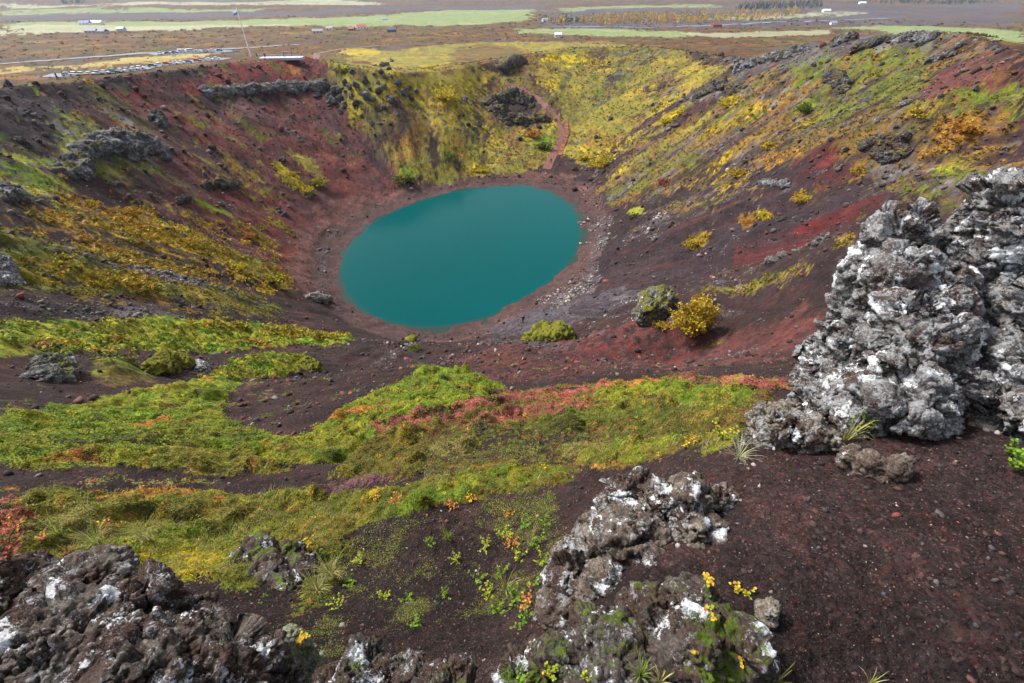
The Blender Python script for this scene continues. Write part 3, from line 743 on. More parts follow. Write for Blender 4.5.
# ------------------------------------------------------------------ rocks
def normals_of(co, F):
    n = np.zeros_like(co)
    a, b, c, d = (co[F[:, i]] for i in range(4))
    fn = np.cross(c - a, d - b)
    for i in range(4): np.add.at(n, F[:, i], fn)
    return n / (np.linalg.norm(n, axis=1)[:, None] + 1e-12)
def worley3(p, seed):
    f = np.floor(p).astype(np.int64); best = np.full(len(p), 9.0, np.float32)
    for dx in (-1, 0, 1):
        for dy in (-1, 0, 1):
            for dz in (-1, 0, 1):
                c = f + np.array([dx, dy, dz]); h = c & 0xffffffff
                q = c + np.stack([_hash(h[:, 0], h[:, 1], h[:, 2], seed + i) for i in range(3)], 1)
                best = np.minimum(best, ((q - p) ** 2).sum(1))
    return np.sqrt(best)
def rock_shape(blobs, voxel, size, rough=1.0, seed=1, micro=True, knob=1.0, blocky=False):
    """blobs (centre, radii) fused into one weathered lava rock; returns vertices and quads"""
    bm = bmesh.new()
    for c, r in blobs:
        g = bmesh.ops.create_icosphere(bm, subdivisions=3, radius=1)
        for v in g['verts']: v.co = Vector((v.co.x * r[0] + c[0], v.co.y * r[1] + c[1], v.co.z * r[2] + c[2]))
    me = bpy.data.meshes.new('tmp'); bm.to_mesh(me); bm.free()
    o = bpy.data.objects.new('tmp', me); COL.objects.link(o)
    md = o.modifiers.new('r', 'REMESH'); md.mode = 'VOXEL'; md.voxel_size = voxel
    dg = bpy.context.evaluated_depsgraph_get(); e = o.evaluated_get(dg).to_mesh()
    n = len(e.vertices); co = np.empty(n * 3, np.float32); e.vertices.foreach_get('co', co); co = co.reshape(-1, 3).astype(float)
    F = np.empty(len(e.loops), np.int32); e.loops.foreach_get('vertex_index', F); F = F.reshape(-1, 4)
    o.evaluated_get(dg).to_mesh_clear(); bpy.data.objects.remove(o); bpy.data.meshes.remove(me)
    # one rock is one piece: keep the largest
    lab = np.arange(len(co))
    while True:
        mn = lab[F].min(1); new = lab.copy()
        for i in range(4): np.minimum.at(new, F[:, i], mn)
        new = new[new]
        if (new == lab).all(): break
        lab = new
    big = np.bincount(lab).argmax()
    keep = lab == big; F = F[keep[F[:, 0]]]; idx = np.cumsum(keep) - 1; co = co[keep]; F = idx[F]
    N = normals_of(co, F)
    # broken faces: each cell of a coarse pattern leans its own way
    def cells(p, sc, amt, sd_):
        f = np.floor(p / sc).astype(np.int64); best = np.full(len(p), 99.0); off = np.zeros((len(p), 3))
        for dx in (-1, 0, 1):
            for dy in (-1, 0, 1):
                for dz in (-1, 0, 1):
                    c = f + np.array([dx, dy, dz]); h = c & 0xffffffff
                    r = np.stack([_hash(h[:, 0], h[:, 1], h[:, 2], sd_ + i) for i in range(3)], 1)
                    dd = ((c + r - p / sc) ** 2).sum(1); m_ = dd < best
                    best = np.where(m_, dd, best)
                    g2 = np.stack([_hash(h[:, 0], h[:, 1], h[:, 2], sd_ + 9 + i) for i in range(3)], 1) - .5
                    lean = ((c + r - p / sc) * g2).sum(1) * 1.6 + (g2[:, 0]) * .9
                    off[:, 0] = np.where(m_, lean, off[:, 0])
        return off[:, 0] * amt
    tl = np.random.default_rng(seed).normal(0, .35, 2)
    def slab(p, k): return np.stack([p[:, 0] + tl[0] * p[:, 2], p[:, 1] + tl[1] * p[:, 2], p[:, 2] * k - tl[0] * p[:, 0] * k], 1)
    wp = co + fbm3(co / (size * .2), 3, seed + 77)[:, None] * N * size * .04
    d = fbm3(wp / (size * .45), 3, seed) * .07 + cells(slab(wp, 1.6), size * (.40 if blocky else .42), .125, seed + 80) + cells(slab(wp, 2.0), size * .17, .050, seed + 90)
    d -= np.clip(1 - np.abs(fbm3(slab(wp, 1.5) / (size * .3), 4, seed + 5, .6)) / .13, 0, 1) * .085 * knob      # clefts
    co = co + N * (d * size * rough)[:, None]
    N = normals_of(co, F)
    wq = co + np.stack([fbm3(co / (size * .06) + 9 * k_, 2, seed + 4 + k_) for k_ in range(3)], 1) * size * .02
    w2 = worley3(wq / (size * .085), seed + 60); w3 = worley3(wq / (size * .036), seed + 70)
    hole = smooth(-.1, .5, fbm3(co / (size * .3), 3, seed + 21))
    d = -np.clip(.50 - w2, 0, 1) * .13 * knob * hole - np.clip(.40 - w3, 0, 1) * .030 * knob * smooth(-.3, .3, fbm3(co / (size * .2), 2, seed + 33))
    d = d + (fbm3(wq / (size * .10), 5, seed + 9, .62, 2.1, True)) * .011 + cells(slab(wq, 1.6), size * .06, .015, seed + 95)
    if micro: d = d + fbm3(co / (size * .014), 2, seed + 19, .6) * .007
    co = co + N * (d * size * rough)[:, None]
    return co, F
def mat_rock(name, base, light, s=1.0, lichen=.5, white=.5, moss=.0, earth=.3, mosscol=(.075, .11, .012)):
    """s: metres per unit of pattern"""
    m = NT(name); p0 = m.pos()
    mp = m.n('VectorMath'); mp.operation = 'SCALE'; m.l(p0, mp.inputs[0]); mp.inputs['Scale'].default_value = 1 / s; p = mp.outputs[0]
    n = m.noise(p, 6, 10, .7)
    col = m.mix(m.ramp(n, (.33, 0), (.66, 1)), base, light)
    col = m.mix(1, col, m.ramp(m.noise(p, 34, 8, .8), (.34, .22), (.5, .95), (.66, 2.0)), 'MULTIPLY')
    e = m.ramp(m.noise(p, 2.3, 8, .7), (.56 - .2 * earth, 0), (.66 - .2 * earth, 1)) if earth > 0 else 0.0
    if earth > 0: col = m.mix(e, col, m.mix(1, (.055, .034, .027), m.ramp(m.voro(p, 60), (0, .5), (1, 1.9)), 'MULTIPLY'))
    if lichen > 0:
        l1 = m.ramp(m.math('ADD', m.math('MULTIPLY', m.noise(p, 7, 9, .72), .6), m.math('MULTIPLY', m.noise(p, 45, 6, .7), .4)), (.60 - .16 * lichen, 0), (.64 - .16 * lichen, 1))
        col = m.mix(m.math('MULTIPLY', l1, .8), col, m.mix(m.ramp(m.noise(p, 40, 5, .7), (.35, 0), (.65, 1)), (.23, .235, .245), (.44, .45, .46)))
    if white > 0:
        l2 = m.ramp(m.math('ADD', m.math('MULTIPLY', m.noise(p, 4.0, 8, .66), .84), m.math('MULTIPLY', m.noise(p, 60, 5, .7), .16)), (.675 - .2 * white, 0), (.70 - .2 * white, 1))
        col = m.mix(l2, col, m.mix(m.ramp(m.noise(p, 50, 4, .7), (.35, 0), (.6, 1)), (.50, .52, .55), (.78, .80, .82)))
    if moss > 0:
        nz = m.n('SeparateXYZ'); m.l(m.n('NewGeometry').outputs['Normal'], nz.inputs[0])
        a = m.math('ADD', m.math('MULTIPLY', nz.outputs[2], .35), m.math('ADD', m.math('MULTIPLY', m.math('SUBTRACT', m.noise(p, 3, 9, .75), .5), 1.9), .55 * moss - .12))
        k = m.ramp(a, (.5, 0), (.62, 1))
        mc = m.mix(m.ramp(m.noise(p, 20, 8, .75), (.3, 0), (.7, 1)), tuple(x * .45 for x in mosscol), tuple(x * 1.7 for x in mosscol))
        col = m.mix(k, col, mc)
    b = m.bump(m.noise(p, 18, 12, .78), .05 * s, .9)
    b = m.bump(m.voro(p, 70, 'Distance'), .008 * s, .6, b)
    return m.done(col, .93, b, .2)
MR_GREY = mat_rock('grey_lichen_rock', (.046, .041, .039), (.215, .20, .19), .62, .68, .60, .0, .46)
MR_PALE = mat_rock('pale_crusted_rock', (.10, .085, .07), (.26, .225, .18), .6, .5, .40, 0, .3)
MR_EARTH = mat_rock('earthy_lichen_rock', (.058, .043, .034), (.23, .185, .145), .6, .5, .54, .05, .5)
MR_DARK = mat_rock('dark_lichen_rock', (.038, .031, .028), (.13, .11, .095), .55, .30, .52, .55, .62)
MR_LEFT = mat_rock('brown_lichen_rock', (.052, .041, .035), (.18, .15, .125), .55, .42, .52, .12, .6)
MR_CRAG = mat_rock('dark_lava_crag', (.032, .028, .028), (.11, .105, .11), 9, .3, .0, .62, .45, (.13, .105, .018))
MR_CREST = mat_rock('grey_lava_crag', (.036, .034, .036), (.17, .165, .175), 9, .5, .0, .5, .3, (.11, .095, .018))
MR_MOUND = mat_rock('moss_mound', (.06, .055, .03), (.14, .12, .05), 2.6, 0, .1, 1.25, .1, (.13, .125, .014))
MR_CAP = mat_rock('capped_boulder', (.035, .033, .033), (.13, .125, .125), 3, .4, .45, .78, .2, (.12, .115, .014))
MR_MOSSY = mat_rock('mossy_boulder', (.05, .048, .047), (.19, .185, .18), 2.6, .45, .35, .55, .05, (.105, .115, .014))
MR_STONE = mat_rock('strewn_lava_stone', (.055, .048, .048), (.20, .18, .175), 3, .3, .1, .1, .2)

def rock(name, blobs, voxel, size, mat, label, rough=1.0, seed=1, micro=True, knob=1.0, group=None, cat='rock', blocky=False):
    co, F = rock_shape(blobs, voxel, size, rough, seed, micro, knob, blocky)
    c = np.array([co[:, 0].mean(), co[:, 1].mean(), co[:, 2].min()])
    o = link(name, make_mesh(name, co - c, F), mat, None, None, label, cat, group)
    o.location = c
    return o
def near_rock(name, spots, mat, label, voxel, size, seed, rough=1.0, sx=1.0, knob=1.0, root=True):
    bl = []
    for s_ in spots:
        u, v, t, r = s_[:4]
        c = at(np.array(u), np.array(v), t); R = r * t / FPX
        bl.append((c, (R * sx, R, R * .95)))
        if root and t > 2.4:      # the mass goes on behind its face
            c2 = at(np.array(u), np.array(v), t) + np.array([ray(u, v)[0], ray(u, v)[1], 0]) / np.hypot(*ray(u, v)[:2]) * R * 1.1
            for q in range(9):
                zz = c2[2] - R * .2 - q * R * .8
                bl.append(((c2[0], c2[1], zz), (R * .8, R * .9, R * .9)))
                if zz - R * .7 < float(ground_z(c2[0], c2[1])): break
        g = float(ground_z(c[0], c[1])); z = c[2]
        while root and z - R * .7 > g:
            z -= R * .8; bl.append(((c[0], c[1], z), (R * 1.04 * sx, R * 1.04, R)))
    return rock(name, bl, voxel, size, mat, label, rough, seed, True, knob)
near_rock('boulder', [(902,236,2.95,26),(903,270,2.85,24),(920,290,2.95,36),(908,318,2.72,24),(918,345,2.68,31),(934,335,2.85,44),(890,364,2.66,14),(910,394,2.62,28),(945,385,2.7,36),(962,330,3.0,36),(945,285,3.1,34),(930,410,2.55,24),(878,400,2.6,20)],
          MR_GREY, 'tall grey boulder crusted with white lichen rising from the cinder slope', .0085, .80, 5, 1.0)
near_rock('boulder', [(1006,212,2.85,30),(1035,232,2.8,48),(1052,310,2.75,52),(1028,290,2.95,34),(1036,370,2.6,42),(1025,420,2.5,26),(1003,330,3.0,22)],
          MR_GREY, 'grey boulder at the picture edge leaning over the tall white-spotted boulder', .0095, .80, 17, 1.0)
near_rock('rock', [(783,424,2.72,20),(808,432,2.62,17),(764,418,2.8,11),(826,440,2.6,10)], MR_PALE, 'low pale brown rock beside a grass tuft at the cinder edge', .006, .4, 23, .9)
near_rock('rock_outcrop', [(622,492,2.36,20),(640,488,2.36,18),(690,502,2.24,26),(655,505,2.28,28),(600,530,2.26,24),(574,575,2.12,26),(635,550,2.12,40),(695,532,2.08,24),(612,600,1.96,38),(660,585,1.94,36),(560,612,2.02,18),(718,500,2.25,14)],
          MR_EARTH, 'broad brown rock outcrop streaked with white lichen above the dark hollow', .0075, .50, 31, 1.0, 1.0, 1.0)
near_rock('rock_ledge', [(690,612,1.6,32),(650,625,1.56,34),(600,652,1.5,36),(556,664,1.52,30),(516,678,1.55,22),(735,650,1.45,36),(690,665,1.42,48),(620,688,1.42,52)],
          MR_DARK, 'dark mossy rock ledge carrying yellow-leaved dwarf willow at the bottom edge', .006, .36, 41, .85, 1.0, .8)
near_rock('rock', [(362,672,1.68,28),(396,686,1.62,30),(438,696,1.55,26),(335,692,1.68,26),(458,668,1.6,9)], MR_DARK, 'dark lichen-topped rock alone at the bottom edge under the soil hollow', .0055, .32, 43, 1.0)
near_rock('rock_outcrop', [(20,600,1.95,38),(80,604,1.9,44),(135,624,1.82,40),(185,648,1.76,36),(232,650,1.76,24),(60,670,1.65,72),(140,690,1.55,68),(-40,640,1.8,64),(215,690,1.6,46),(262,655,1.72,14)],
          MR_LEFT, 'wide brown rock outcrop with white lichen below the grassy moss bank', .008, .50, 53, 1.0)
near_rock('rock', [(268,582,3.7,30),(298,574,3.8,22),(245,598,3.5,18),(286,596,3.6,26)], MR_DARK, 'rounded dark rock with white lichen streaks poking out of the moss bank', .014, .7, 61, .7)
near_rock('stone', [(289,642,2.0,15),(280,655,1.9,14)], mat_rock('green_grey_stone', (.13, .14, .085), (.24, .25, .16), .5, .4, .1, .2, 0), 'smooth green-grey stone wedged against the wide brown outcrop', .006, .25, 67, .6)
near_rock('stone', [(772,612,1.55,9),(768,604,1.58,7)], MR_PALE, 'small upright pale stone on the cinder beside the dwarf willow', .004, .12, 71, .8)
near_rock('stone', [(872,462,2.3,13),(895,468,2.25,15),(850,455,2.4,10)], mat_rock('flat_brown_stone', (.10, .075, .06), (.17, .13, .105), .6, .15, .05, 0, .3), 'flat dusty brown rock half buried in cinder before the tall boulder', .007, .35, 73, .6, 1.0, .6)

def slope_rock(name, spots, mat, label, seed, rough=1.0, knob=1.0, sink=.62, cat='rock', res=34, up=1.0, group=None):
    """a rock or crag on the far ground: sighted points with a radius in picture widths"""
    G = ground_at(np.array([s_[:2] for s_ in spots], float), ground_z)
    bl = []; ext = []
    rs = np.random.default_rng(seed)
    W = []
    for g, s_ in zip(G, spots):
        t = g[1] * CP - (g[2] - EYE) * SP
        W.append((g[0], g[1], s_[2] * t / FPX * (.72 if sink > .5 else .85)))
    W = np.array(W); L = []
    for q in range(len(W)):
        L.append(W[q])
        nb = W[(np.argsort(np.hypot(*(W[:, :2] - W[q, :2]).T))[1:3])] if len(W) > 1 else []
        for w in nb:
            n = int(np.hypot(*(w[:2] - W[q, :2])) / (.8 * min(w[2], W[q, 2])))
            if n < 9: L += [W[q] * (1 - k / (n + 1)) + w * k / (n + 1) for k in range(1, n + 1)]
    for x, y, R in L:
        jx, jy, jz = rs.normal(0, .25, 3) * R
        R = R * rs.uniform(.9, 1.45)
        gz = float(ground_z(x + jx, y + jy))
        bl.append(((x + jx, y + jy, gz + R * up * (.45 - sink) + jz * .5), (R * rs.uniform(.8, 1.3), R * rs.uniform(.8, 1.3), R * up * rs.uniform(.7, 1.15))))
        ext.append(R)
    R = max(ext); span = np.ptp(np.array([b[0] for b in bl]), axis=0).max() + 2 * R
    return rock(name, bl, max(span / 150, R / 18), R * 2.6, mat, label, rough, seed, False, knob, group, cat, True)
# crags and rocks on the crater walls
for i, (spots, mat, lab, up) in enumerate([
    ([(u_, 93 - (u_ - 200) * .05 - 2 * (k_ % 2), 6) for k_, u_ in enumerate(range(204, 326, 7))], MR_CREST, 'long banded grey lava cliff just under the viewing platform', .8),
    ([(488,58,9),(505,52,9),(520,60,9),(500,66,8)], MR_CRAG, 'brown rocky knoll behind the yellow meadow, higher of the two', .7),
    ([(490,100,9),(510,96,10),(530,104,8),(545,118,6),(500,116,8),(520,122,6)], MR_CRAG, 'dark rocky knoll above the lake beside the footpath', .8),
    ([(58,172,11),(82,152,12),(100,142,13),(118,134,12),(140,144,12),(155,152,9),(75,166,11),(128,156,8)], MR_CREST, 'long mossy grey lava outcrop across the red wall', .8),
    ([(30,184,10),(10,190,12),(-5,196,12),(18,178,8)], MR_CREST, 'mossy dark lava shelf at the edge, below the long mossy outcrop', .8),
    ([(205,187,5),(216,184,5),(228,186,6),(236,182,4)], MR_CRAG, 'short dark lava outcrop with a grassy top midway down the red wall', 1.0),
    ([(186,196,4),(178,202,3)], MR_CRAG, 'small dark rock just below the short lava outcrop', 1.0),
    ([(152,120,6),(160,118,6),(157,124,5)], MR_CREST, 'round grey boulder alone high on the red wall', 1.2),
    ([(735,68,7),(752,64,7),(770,59,7),(788,56,7),(805,51,7)], MR_CREST, 'slanting grey crag at the low end of the rocky crest', 1.1),
    ([(820,47,7),(838,43,7),(850,40,6)], MR_CREST, 'grey crag on the rocky crest next after the slanting one', 1.1),
    ([(902,40,6),(918,37,6),(935,36,6.5),(950,41,5),(925,43,6)], MR_CREST, 'jagged dark crag at the summit of the rocky crest', 1.1),
    ([(880,42,6),(868,46,6),(858,50,6)], MR_CRAG, 'dark low crag on the crest just before the summit crag', 1.0),
    ([(965,44,6),(985,46,6),(1000,50,5)], MR_CREST, 'low grey crag on the crest beyond the summit above red cinder', .9),
    ([(705,92,7),(722,88,8),(738,90,7),(698,98,6)], MR_CRAG, 'dark crag jutting below the slanting crag of the crest', 1.1),
    ([(838,80,8),(845,90,7),(830,76,6)], MR_CRAG, 'black hollowed crag in the middle of the mossy upper wall', 1.1),
    ([(930,62,5),(942,58,6),(955,55,6)], MR_CREST, 'grey slab rock under the summit crag', .8),
    ([(912,98,5),(905,105,5)], MR_CREST, 'grey crag amid green and yellow scrub on the upper wall', 1.0),
    ([(868,142,7),(880,150,7),(890,160,7),(900,140,6),(908,152,6)], MR_CRAG, 'broken black lava crag beside the dark gully', .9),
    ([(930,165,5),(940,178,6),(946,190,5)], MR_CRAG, 'narrow black lava rib in the gully above the grey boulders', 1.1),
    ([(775,184,4),(788,187,4),(750,178,4),(762,182,4)], MR_CREST, 'thin grey rock band across the maroon cinder', .9),
    ([(846,127,5),(852,122,4)], MR_CREST, 'single grey boulder above the maroon cinder', 1.1),
    ([(770,264,6),(782,258,5)], MR_STONE, 'grey rock on the brown ridge line below the maroon cinder', 1.0),
    ([(826,240,5),(815,246,4)], MR_STONE, 'flat grey rock higher on the brown ridge line', .8),
    ([(318,301,6),(326,299,5),(309,299,4)], MR_PALE, 'pale flat boulder on the beach at the water side', .9),
    ([(2,268,9),(-8,278,10),(4,284,6)], MR_GREY, 'grey lichen boulder cut by the edge above the olive scrub', 1.2),
    ([(174,300,4),(180,302,3)], MR_STONE, 'small grey rock below the olive scrub band', 1.0),
    ([(646,313,9),(655,311,10),(664,309,9),(650,318,8),(641,317,6)], MR_CAP, 'grey boulder with mossy cap beside the golden bush', 2.1),
    ([(40,372,10),(56,368,11),(68,376,9),(30,378,8),(48,380,9)], MR_MOSSY, 'flat mossy boulder with grey sides on the moss flat', .8),
    ([(165,368,11),(180,364,11),(152,372,9)], MR_MOUND, 'smooth moss hummock beside a split grey stone', .8),
    ([(200,366,6),(203,372,6)], MR_GREY, 'split grey stone leaning against the moss hummock', 1.2),
    ([(308,366,6),(316,370,5),(296,360,5)], MR_MOUND, 'mossy stone at the end of the green moss tongue', .9),
    ([(548,334,12),(562,333,10),(534,340,9),(555,338,10)], MR_MOUND, 'mossy mound with orange shrub standing above the beach', .8),
    ([(413,342,6),(412,350,5)], MR_MOUND, 'small green mossy knob alone on brown cinder', 1.1),
    ([(580,224,2.5),(588,228,2)], MR_PALE, 'pale stone at the waterline', .8)]):
    nm = 'boulder' if len(spots) < 4 else 'lava_crag'
    slope_rock(nm, spots, mat, lab, 100 + i * 7, .9, 1.0, .62 if mat.name.endswith('crag') else .3, 'crag' if nm == 'lava_crag' else 'rock', 34, up)

# loose lava blocks on the walls: copies of four shapes
blk = []
for k in range(4):
    rs = np.random.default_rng(900 + k)
    co, F = rock_shape([(rs.normal(0, .3, 3), rs.uniform(.55, .9, 3)) for _ in range(4)], .085, 1.5, 1.0, 910 + k, False, 1.0, True)
    me = make_mesh('lava_block', co - co.mean(0), F); me.materials.append((MR_CRAG, MR_CREST, MR_STONE, MR_CREST)[k]); blk.append(me)
SPOTS = [(122,110),(135,133),(180,128),(196,112),(212,148),(228,140),(187,165),(172,150),(240,128),(258,112),(270,135),(292,118),(250,100),(232,105),(300,140),(318,118),(145,172),(120,185),(205,176),(222,205),(250,180),(282,160),(30,112),(62,112),(88,102),(20,140),(45,135),(110,150),(75,195),(285,215),(266,205),(150,195),
         (355,108),(362,116),(385,108),(372,124),(398,115),(340,112),(328,104),(410,88),(425,118),(352,72),(375,66),(392,62),(520,140),(478,125),(465,100),(555,70),(470,48),(540,82),(610,120),(596,138),(575,170),
         (700,112),(716,118),(745,88),(762,78),(785,72),(812,66),(828,62),(848,60),(862,72),(880,66),(895,56),(905,70),(870,92),(890,100),(855,105),(840,112),(815,128),(795,120),(775,108),(800,142),(830,140),(846,150),(876,122),(896,128),(915,132),(926,142),(905,168),(920,180),(885,178),(862,186),(838,170),(742,130),(722,146),(705,160),(752,160),(782,172),(690,205),(720,212),(735,238),(672,225),(655,240),(712,258),(738,248),(812,212),(846,206),(960,72),(975,90),(990,110),(950,140),(985,140),(1005,150),(940,98),
         (250,355),(262,362),(100,372),(60,392),(130,392),(270,405),(352,400),(330,385),(690,330),(760,320),(800,300),(842,262),(730,352),(640,352),(470,352),(440,362)]
SPUR = [(345,84),(336,90),(330,97),(341,100),(352,97),(350,88),(361,94),(370,90),(378,83),(386,78),(381,73),(389,70),(384,88),(395,92),(403,95),(411,99),(372,100),(360,102),(392,101),(326,88),(318,96),(416,92),(398,84),(340,92),(333,103),(346,92),(356,86),(365,82),(374,75),(384,66),(391,77),(379,92),(366,97),(387,97),(408,90),(356,104),(344,106)]
for k, (u, v) in enumerate(SPOTS + SPUR):
    g = ground_at(np.array([[u, v]], float), ground_z)[0]; t = g[1] * CP - (g[2] - EYE) * SP
    spur = k >= len(SPOTS)
    r = t / FPX * (rng.uniform(1.8, 4.4) if spur else rng.uniform(1.0, 3.4) * (1.0 if v < 300 else .8))
    o = link('lava_block', blk[k % 4], None, None, None, 'grey lava block of the craggy spur between red wall and yellow meadow' if spur else 'loose lava block lying on the open crater slope', 'rock', 'lava blocks of the spur' if spur else 'lava blocks strewn over the crater slopes')
    o.location = (g[0], g[1], float(ground_z(g[0], g[1])) + r * .15); o.rotation_euler = rng.uniform(0, 6.28, 3); o.scale = np.array([1, 1, .8]) * r
# ------------------------------------------------------------------ scattered leaves, stones, grass
def quads(c, u, v):
    """leaf-shaped quads: centres, half axes"""
    P = np.stack([c - u, c - v * .55, c + u, c + v * .55], 1).reshape(-1, 3)
    return P, np.arange(len(P)).reshape(-1, 4)
def rand_dirs(n, up=0.0):
    d = rng.normal(size=(n, 3)); d[:, 2] = np.abs(d[:, 2]) * (1 + up) if up else d[:, 2]
    return d / np.linalg.norm(d, axis=1)[:, None]
def leaf_axes(n, size, flat=.5):
    nrm = rand_dirs(n); nrm[:, 2] = np.abs(nrm[:, 2]) + flat; nrm /= np.linalg.norm(nrm, axis=1)[:, None]
    a = np.cross(nrm, rand_dirs(n)); a /= np.linalg.norm(a, axis=1)[:, None] + 1e-9
    b = np.cross(nrm, a)
    return a * size[:, None], b * size[:, None]
def mat_leaf(name, tr=.25):
    m = NT(name); c = m.attr('col')
    m.done(c, .75, None, .2)
    m.b.inputs['Subsurface Weight'].default_value = 0
    t = m.n('BsdfTranslucent'); m.l(c, t.inputs[0])
    x = m.n('MixShader'); x.inputs[0].default_value = tr
    m.l(m.b.outputs[0], x.inputs[1]); m.l(t.outputs[0], x.inputs[2])
    m.l(x.outputs[0], m.t.nodes['Material Output'].inputs[0])
    return m.m
def mat_col(name, rough=.9):
    m = NT(name); c = m.attr('col'); p = m.pos()
    c = m.mix(1, c, m.ramp(m.noise(p, 30, 6, .7), (.3, .6), (.7, 1.4)), 'MULTIPLY')
    return m.done(c, rough, m.bump(m.noise(p, 40, 8, .7), .01, .6), .2)
M_LEAF = mat_leaf('small_leaves'); M_STONE = mat_col('loose_stones'); M_GRASS = mat_leaf('grass_blades', .35)
front = np.abs(_A.ravel()) < math.radians(79)
def pick(mask, n):
    i = np.where(mask)[0]
    return rng.choice(i, min(n, len(i)), replace=False)
def jit(i, k=.6):
    d = GD[i] * .0025 * k
    x = GX[i] + rng.normal(size=len(i)) * d; y = GY[i] + rng.normal(size=len(i)) * d
    return x, y, ground_z(x, y)
KSET = lambda *n: np.isin(KID, [KN.index(k) for k in n])
PLANTS = KSET(*VEG)
# low cover of moss, crowberry and bilberry near the viewpoint
i = pick(front & (VEGA > .55) & PLANTS & (GD < 22) & (GD > 1.2), 105000)
i = np.repeat(i, 3)
x, y, z = jit(i, 2.0)
sz = np.clip(GD[i] * .0018, .003, .025) * rng.uniform(.6, 1.5, len(i))
a_, b_ = leaf_axes(len(i), sz, .9)
c_ = np.stack([x, y, z + sz * rng.uniform(-.2, 1.6, len(i))], 1)
P, F = quads(c_, a_, b_)
col = COLR[i] * rng.uniform(.75, 1.4, (len(i), 1)) * rng.uniform(.9, 1.1, (len(i), 3))
me = make_mesh('heath_cover', P, F, False); set_col(me, np.repeat(col, 4, 0))
link('heath_cover', me, M_LEAF, kind='stuff', label='low moss and heath leaves in green, yellow and red on the near slope', cat='heath')
i = pick(front & (VEGA > .12) & (VEGA < .6) & (GD < 20) & (GD > 1.2), 5500)
j = pick(front & (VEGA > .55) & PLANTS & (GD < 18) & (GD > 1.2), 4200)
i = np.concatenate([i, j]); NL = 26
big = np.concatenate([np.full(len(i) - len(j), .55), np.ones(len(j))])
R = np.clip(GD[i] * .0105, .02, .13) * rng.uniform(.5, 1.5, len(i)) * big
x, y, z = jit(i, 2.0); rr = np.repeat(R, NL); dirs = rand_dirs(len(rr), .3)
c_ = np.repeat(np.stack([x, y, z], 1), NL, 0) + dirs * (rr * rng.random(len(rr)) ** .4)[:, None] * np.array([1, 1, .8])
a_, b_ = leaf_axes(len(rr), np.clip(rr * .16, .003, .02) * rng.uniform(.7, 1.4, len(rr)), .5)
P, F = quads(c_, a_, b_ * 1.4)
TIN = np.array([(.11, .18, .014), (.055, .085, .012), (.15, .19, .015), (.12, .09, .02), (.30, .07, .045), (.36, .16, .03), (.38, .29, .02), (.10, .05, .03)])
own = COLR[i] * 1.0
alt = TIN[rng.choice(8, len(i), p=(.26, .2, .2, .12, .05, .06, .05, .06))]
cc = np.where((rng.random(len(i)) < .33)[:, None] | (VEGA[i] < .6)[:, None], alt, own) * rng.uniform(.7, 1.4, (len(i), 1))
col = np.repeat(cc, NL, 0) * rng.uniform(.6, 1.4, (len(rr), 1))
me = make_mesh('heath_tufts', P, F, False); set_col(me, np.repeat(col, 4, 0))
link('heath_tufts', me, M_LEAF, kind='stuff', label='mixed small heath tufts spreading over moss edges and dark soil', cat='heath')
LT_N = fbm2(GX / .22, GY / .22, 4, 620, .65) + .5 * fbm2(GX / .6, GY / .6, 2, 621)
m = front & (VEGA < .4) & (GD < 4.2) & (GD > 1.25) & (GX < .42) & (GX > -1.5)
i = pick(m & (LT_N + rng.normal(0, .35, len(GX)) > .22 + .4 * (GX < -.15)), 5200); NL = 7
i = np.repeat(i, NL); x, y, z = jit(i, 3.2); sz = GD[i] * .0019 * rng.uniform(.5, 1.6, len(i))
a_, b_ = leaf_axes(len(i), sz, .8)
P, F = quads(np.stack([x, y, z + sz * rng.uniform(0, 4, len(i))], 1), a_, b_)
LC_ = np.array([(.09, .14, .018), (.15, .19, .025), (.06, .085, .015), (.20, .16, .05), (.10, .06, .03), (.30, .10, .04), (.26, .22, .09)])
col = LC_[rng.choice(7, len(i), p=(.24, .18, .16, .14, .16, .04, .08))] * rng.uniform(.6, 1.4, (len(i), 1))
me = make_mesh('soil_greens', P, F, False); set_col(me, np.repeat(col, 4, 0))
link('soil_greens', me, M_LEAF, kind='stuff', label='thin weedy greens and dead leaves over the dark soil hollow', cat='weeds')
# scrub on the crater walls
i = pick(front & KSET('scrub', 'orange', 'yellow', 'olive', 'heath', 'rust', 'lime', 'meadow', 'moss', 'mossdk') & (VEGA > .5) & (GD > 26) & (GD < 290), 26000)
wgt = np.where(np.isin(KID[i], [KN.index(k) for k in ('scrub', 'orange', 'yellow')]), 1.0, np.where(np.isin(KID[i], [KN.index(k) for k in ('olive', 'heath', 'lime')]), .65, .35))
i = i[rng.random(len(i)) < wgt]; w_ = np.where(np.isin(KID[i], [KN.index(k) for k in ('scrub', 'orange', 'yellow')]), 1.0, .6)
R = (.28 + .0016 * GD[i]) * rng.uniform(.5, 1.7, len(i)) * w_
NL = 13
x, y, z = jit(i, 1.0)
dirs = rand_dirs(len(i) * NL, .2); rr = np.repeat(R, NL)
c_ = np.repeat(np.stack([x, y, z], 1), NL, 0) + dirs * (rr * rng.random(len(rr)) ** .4)[:, None] * np.array([1, 1, .85])
sz = rr * rng.uniform(.18, .42, len(rr))
a_, b_ = leaf_axes(len(rr), sz, .3)
P, F = quads(c_, a_, b_ * 1.5)
col = np.repeat(COLR[i] * rng.uniform(.6, 1.35, (len(i), 1)) * rng.uniform(.85, 1.15, (len(i), 3)), NL, 0) * rng.uniform(.6, 1.4, (len(rr), 1))
me = make_mesh('wall_scrub', P, F, False); set_col(me, np.repeat(col, 4, 0))
link('wall_scrub', me, M_LEAF, kind='stuff', label='low autumn scrub spread in bands over the crater walls', cat='scrub')
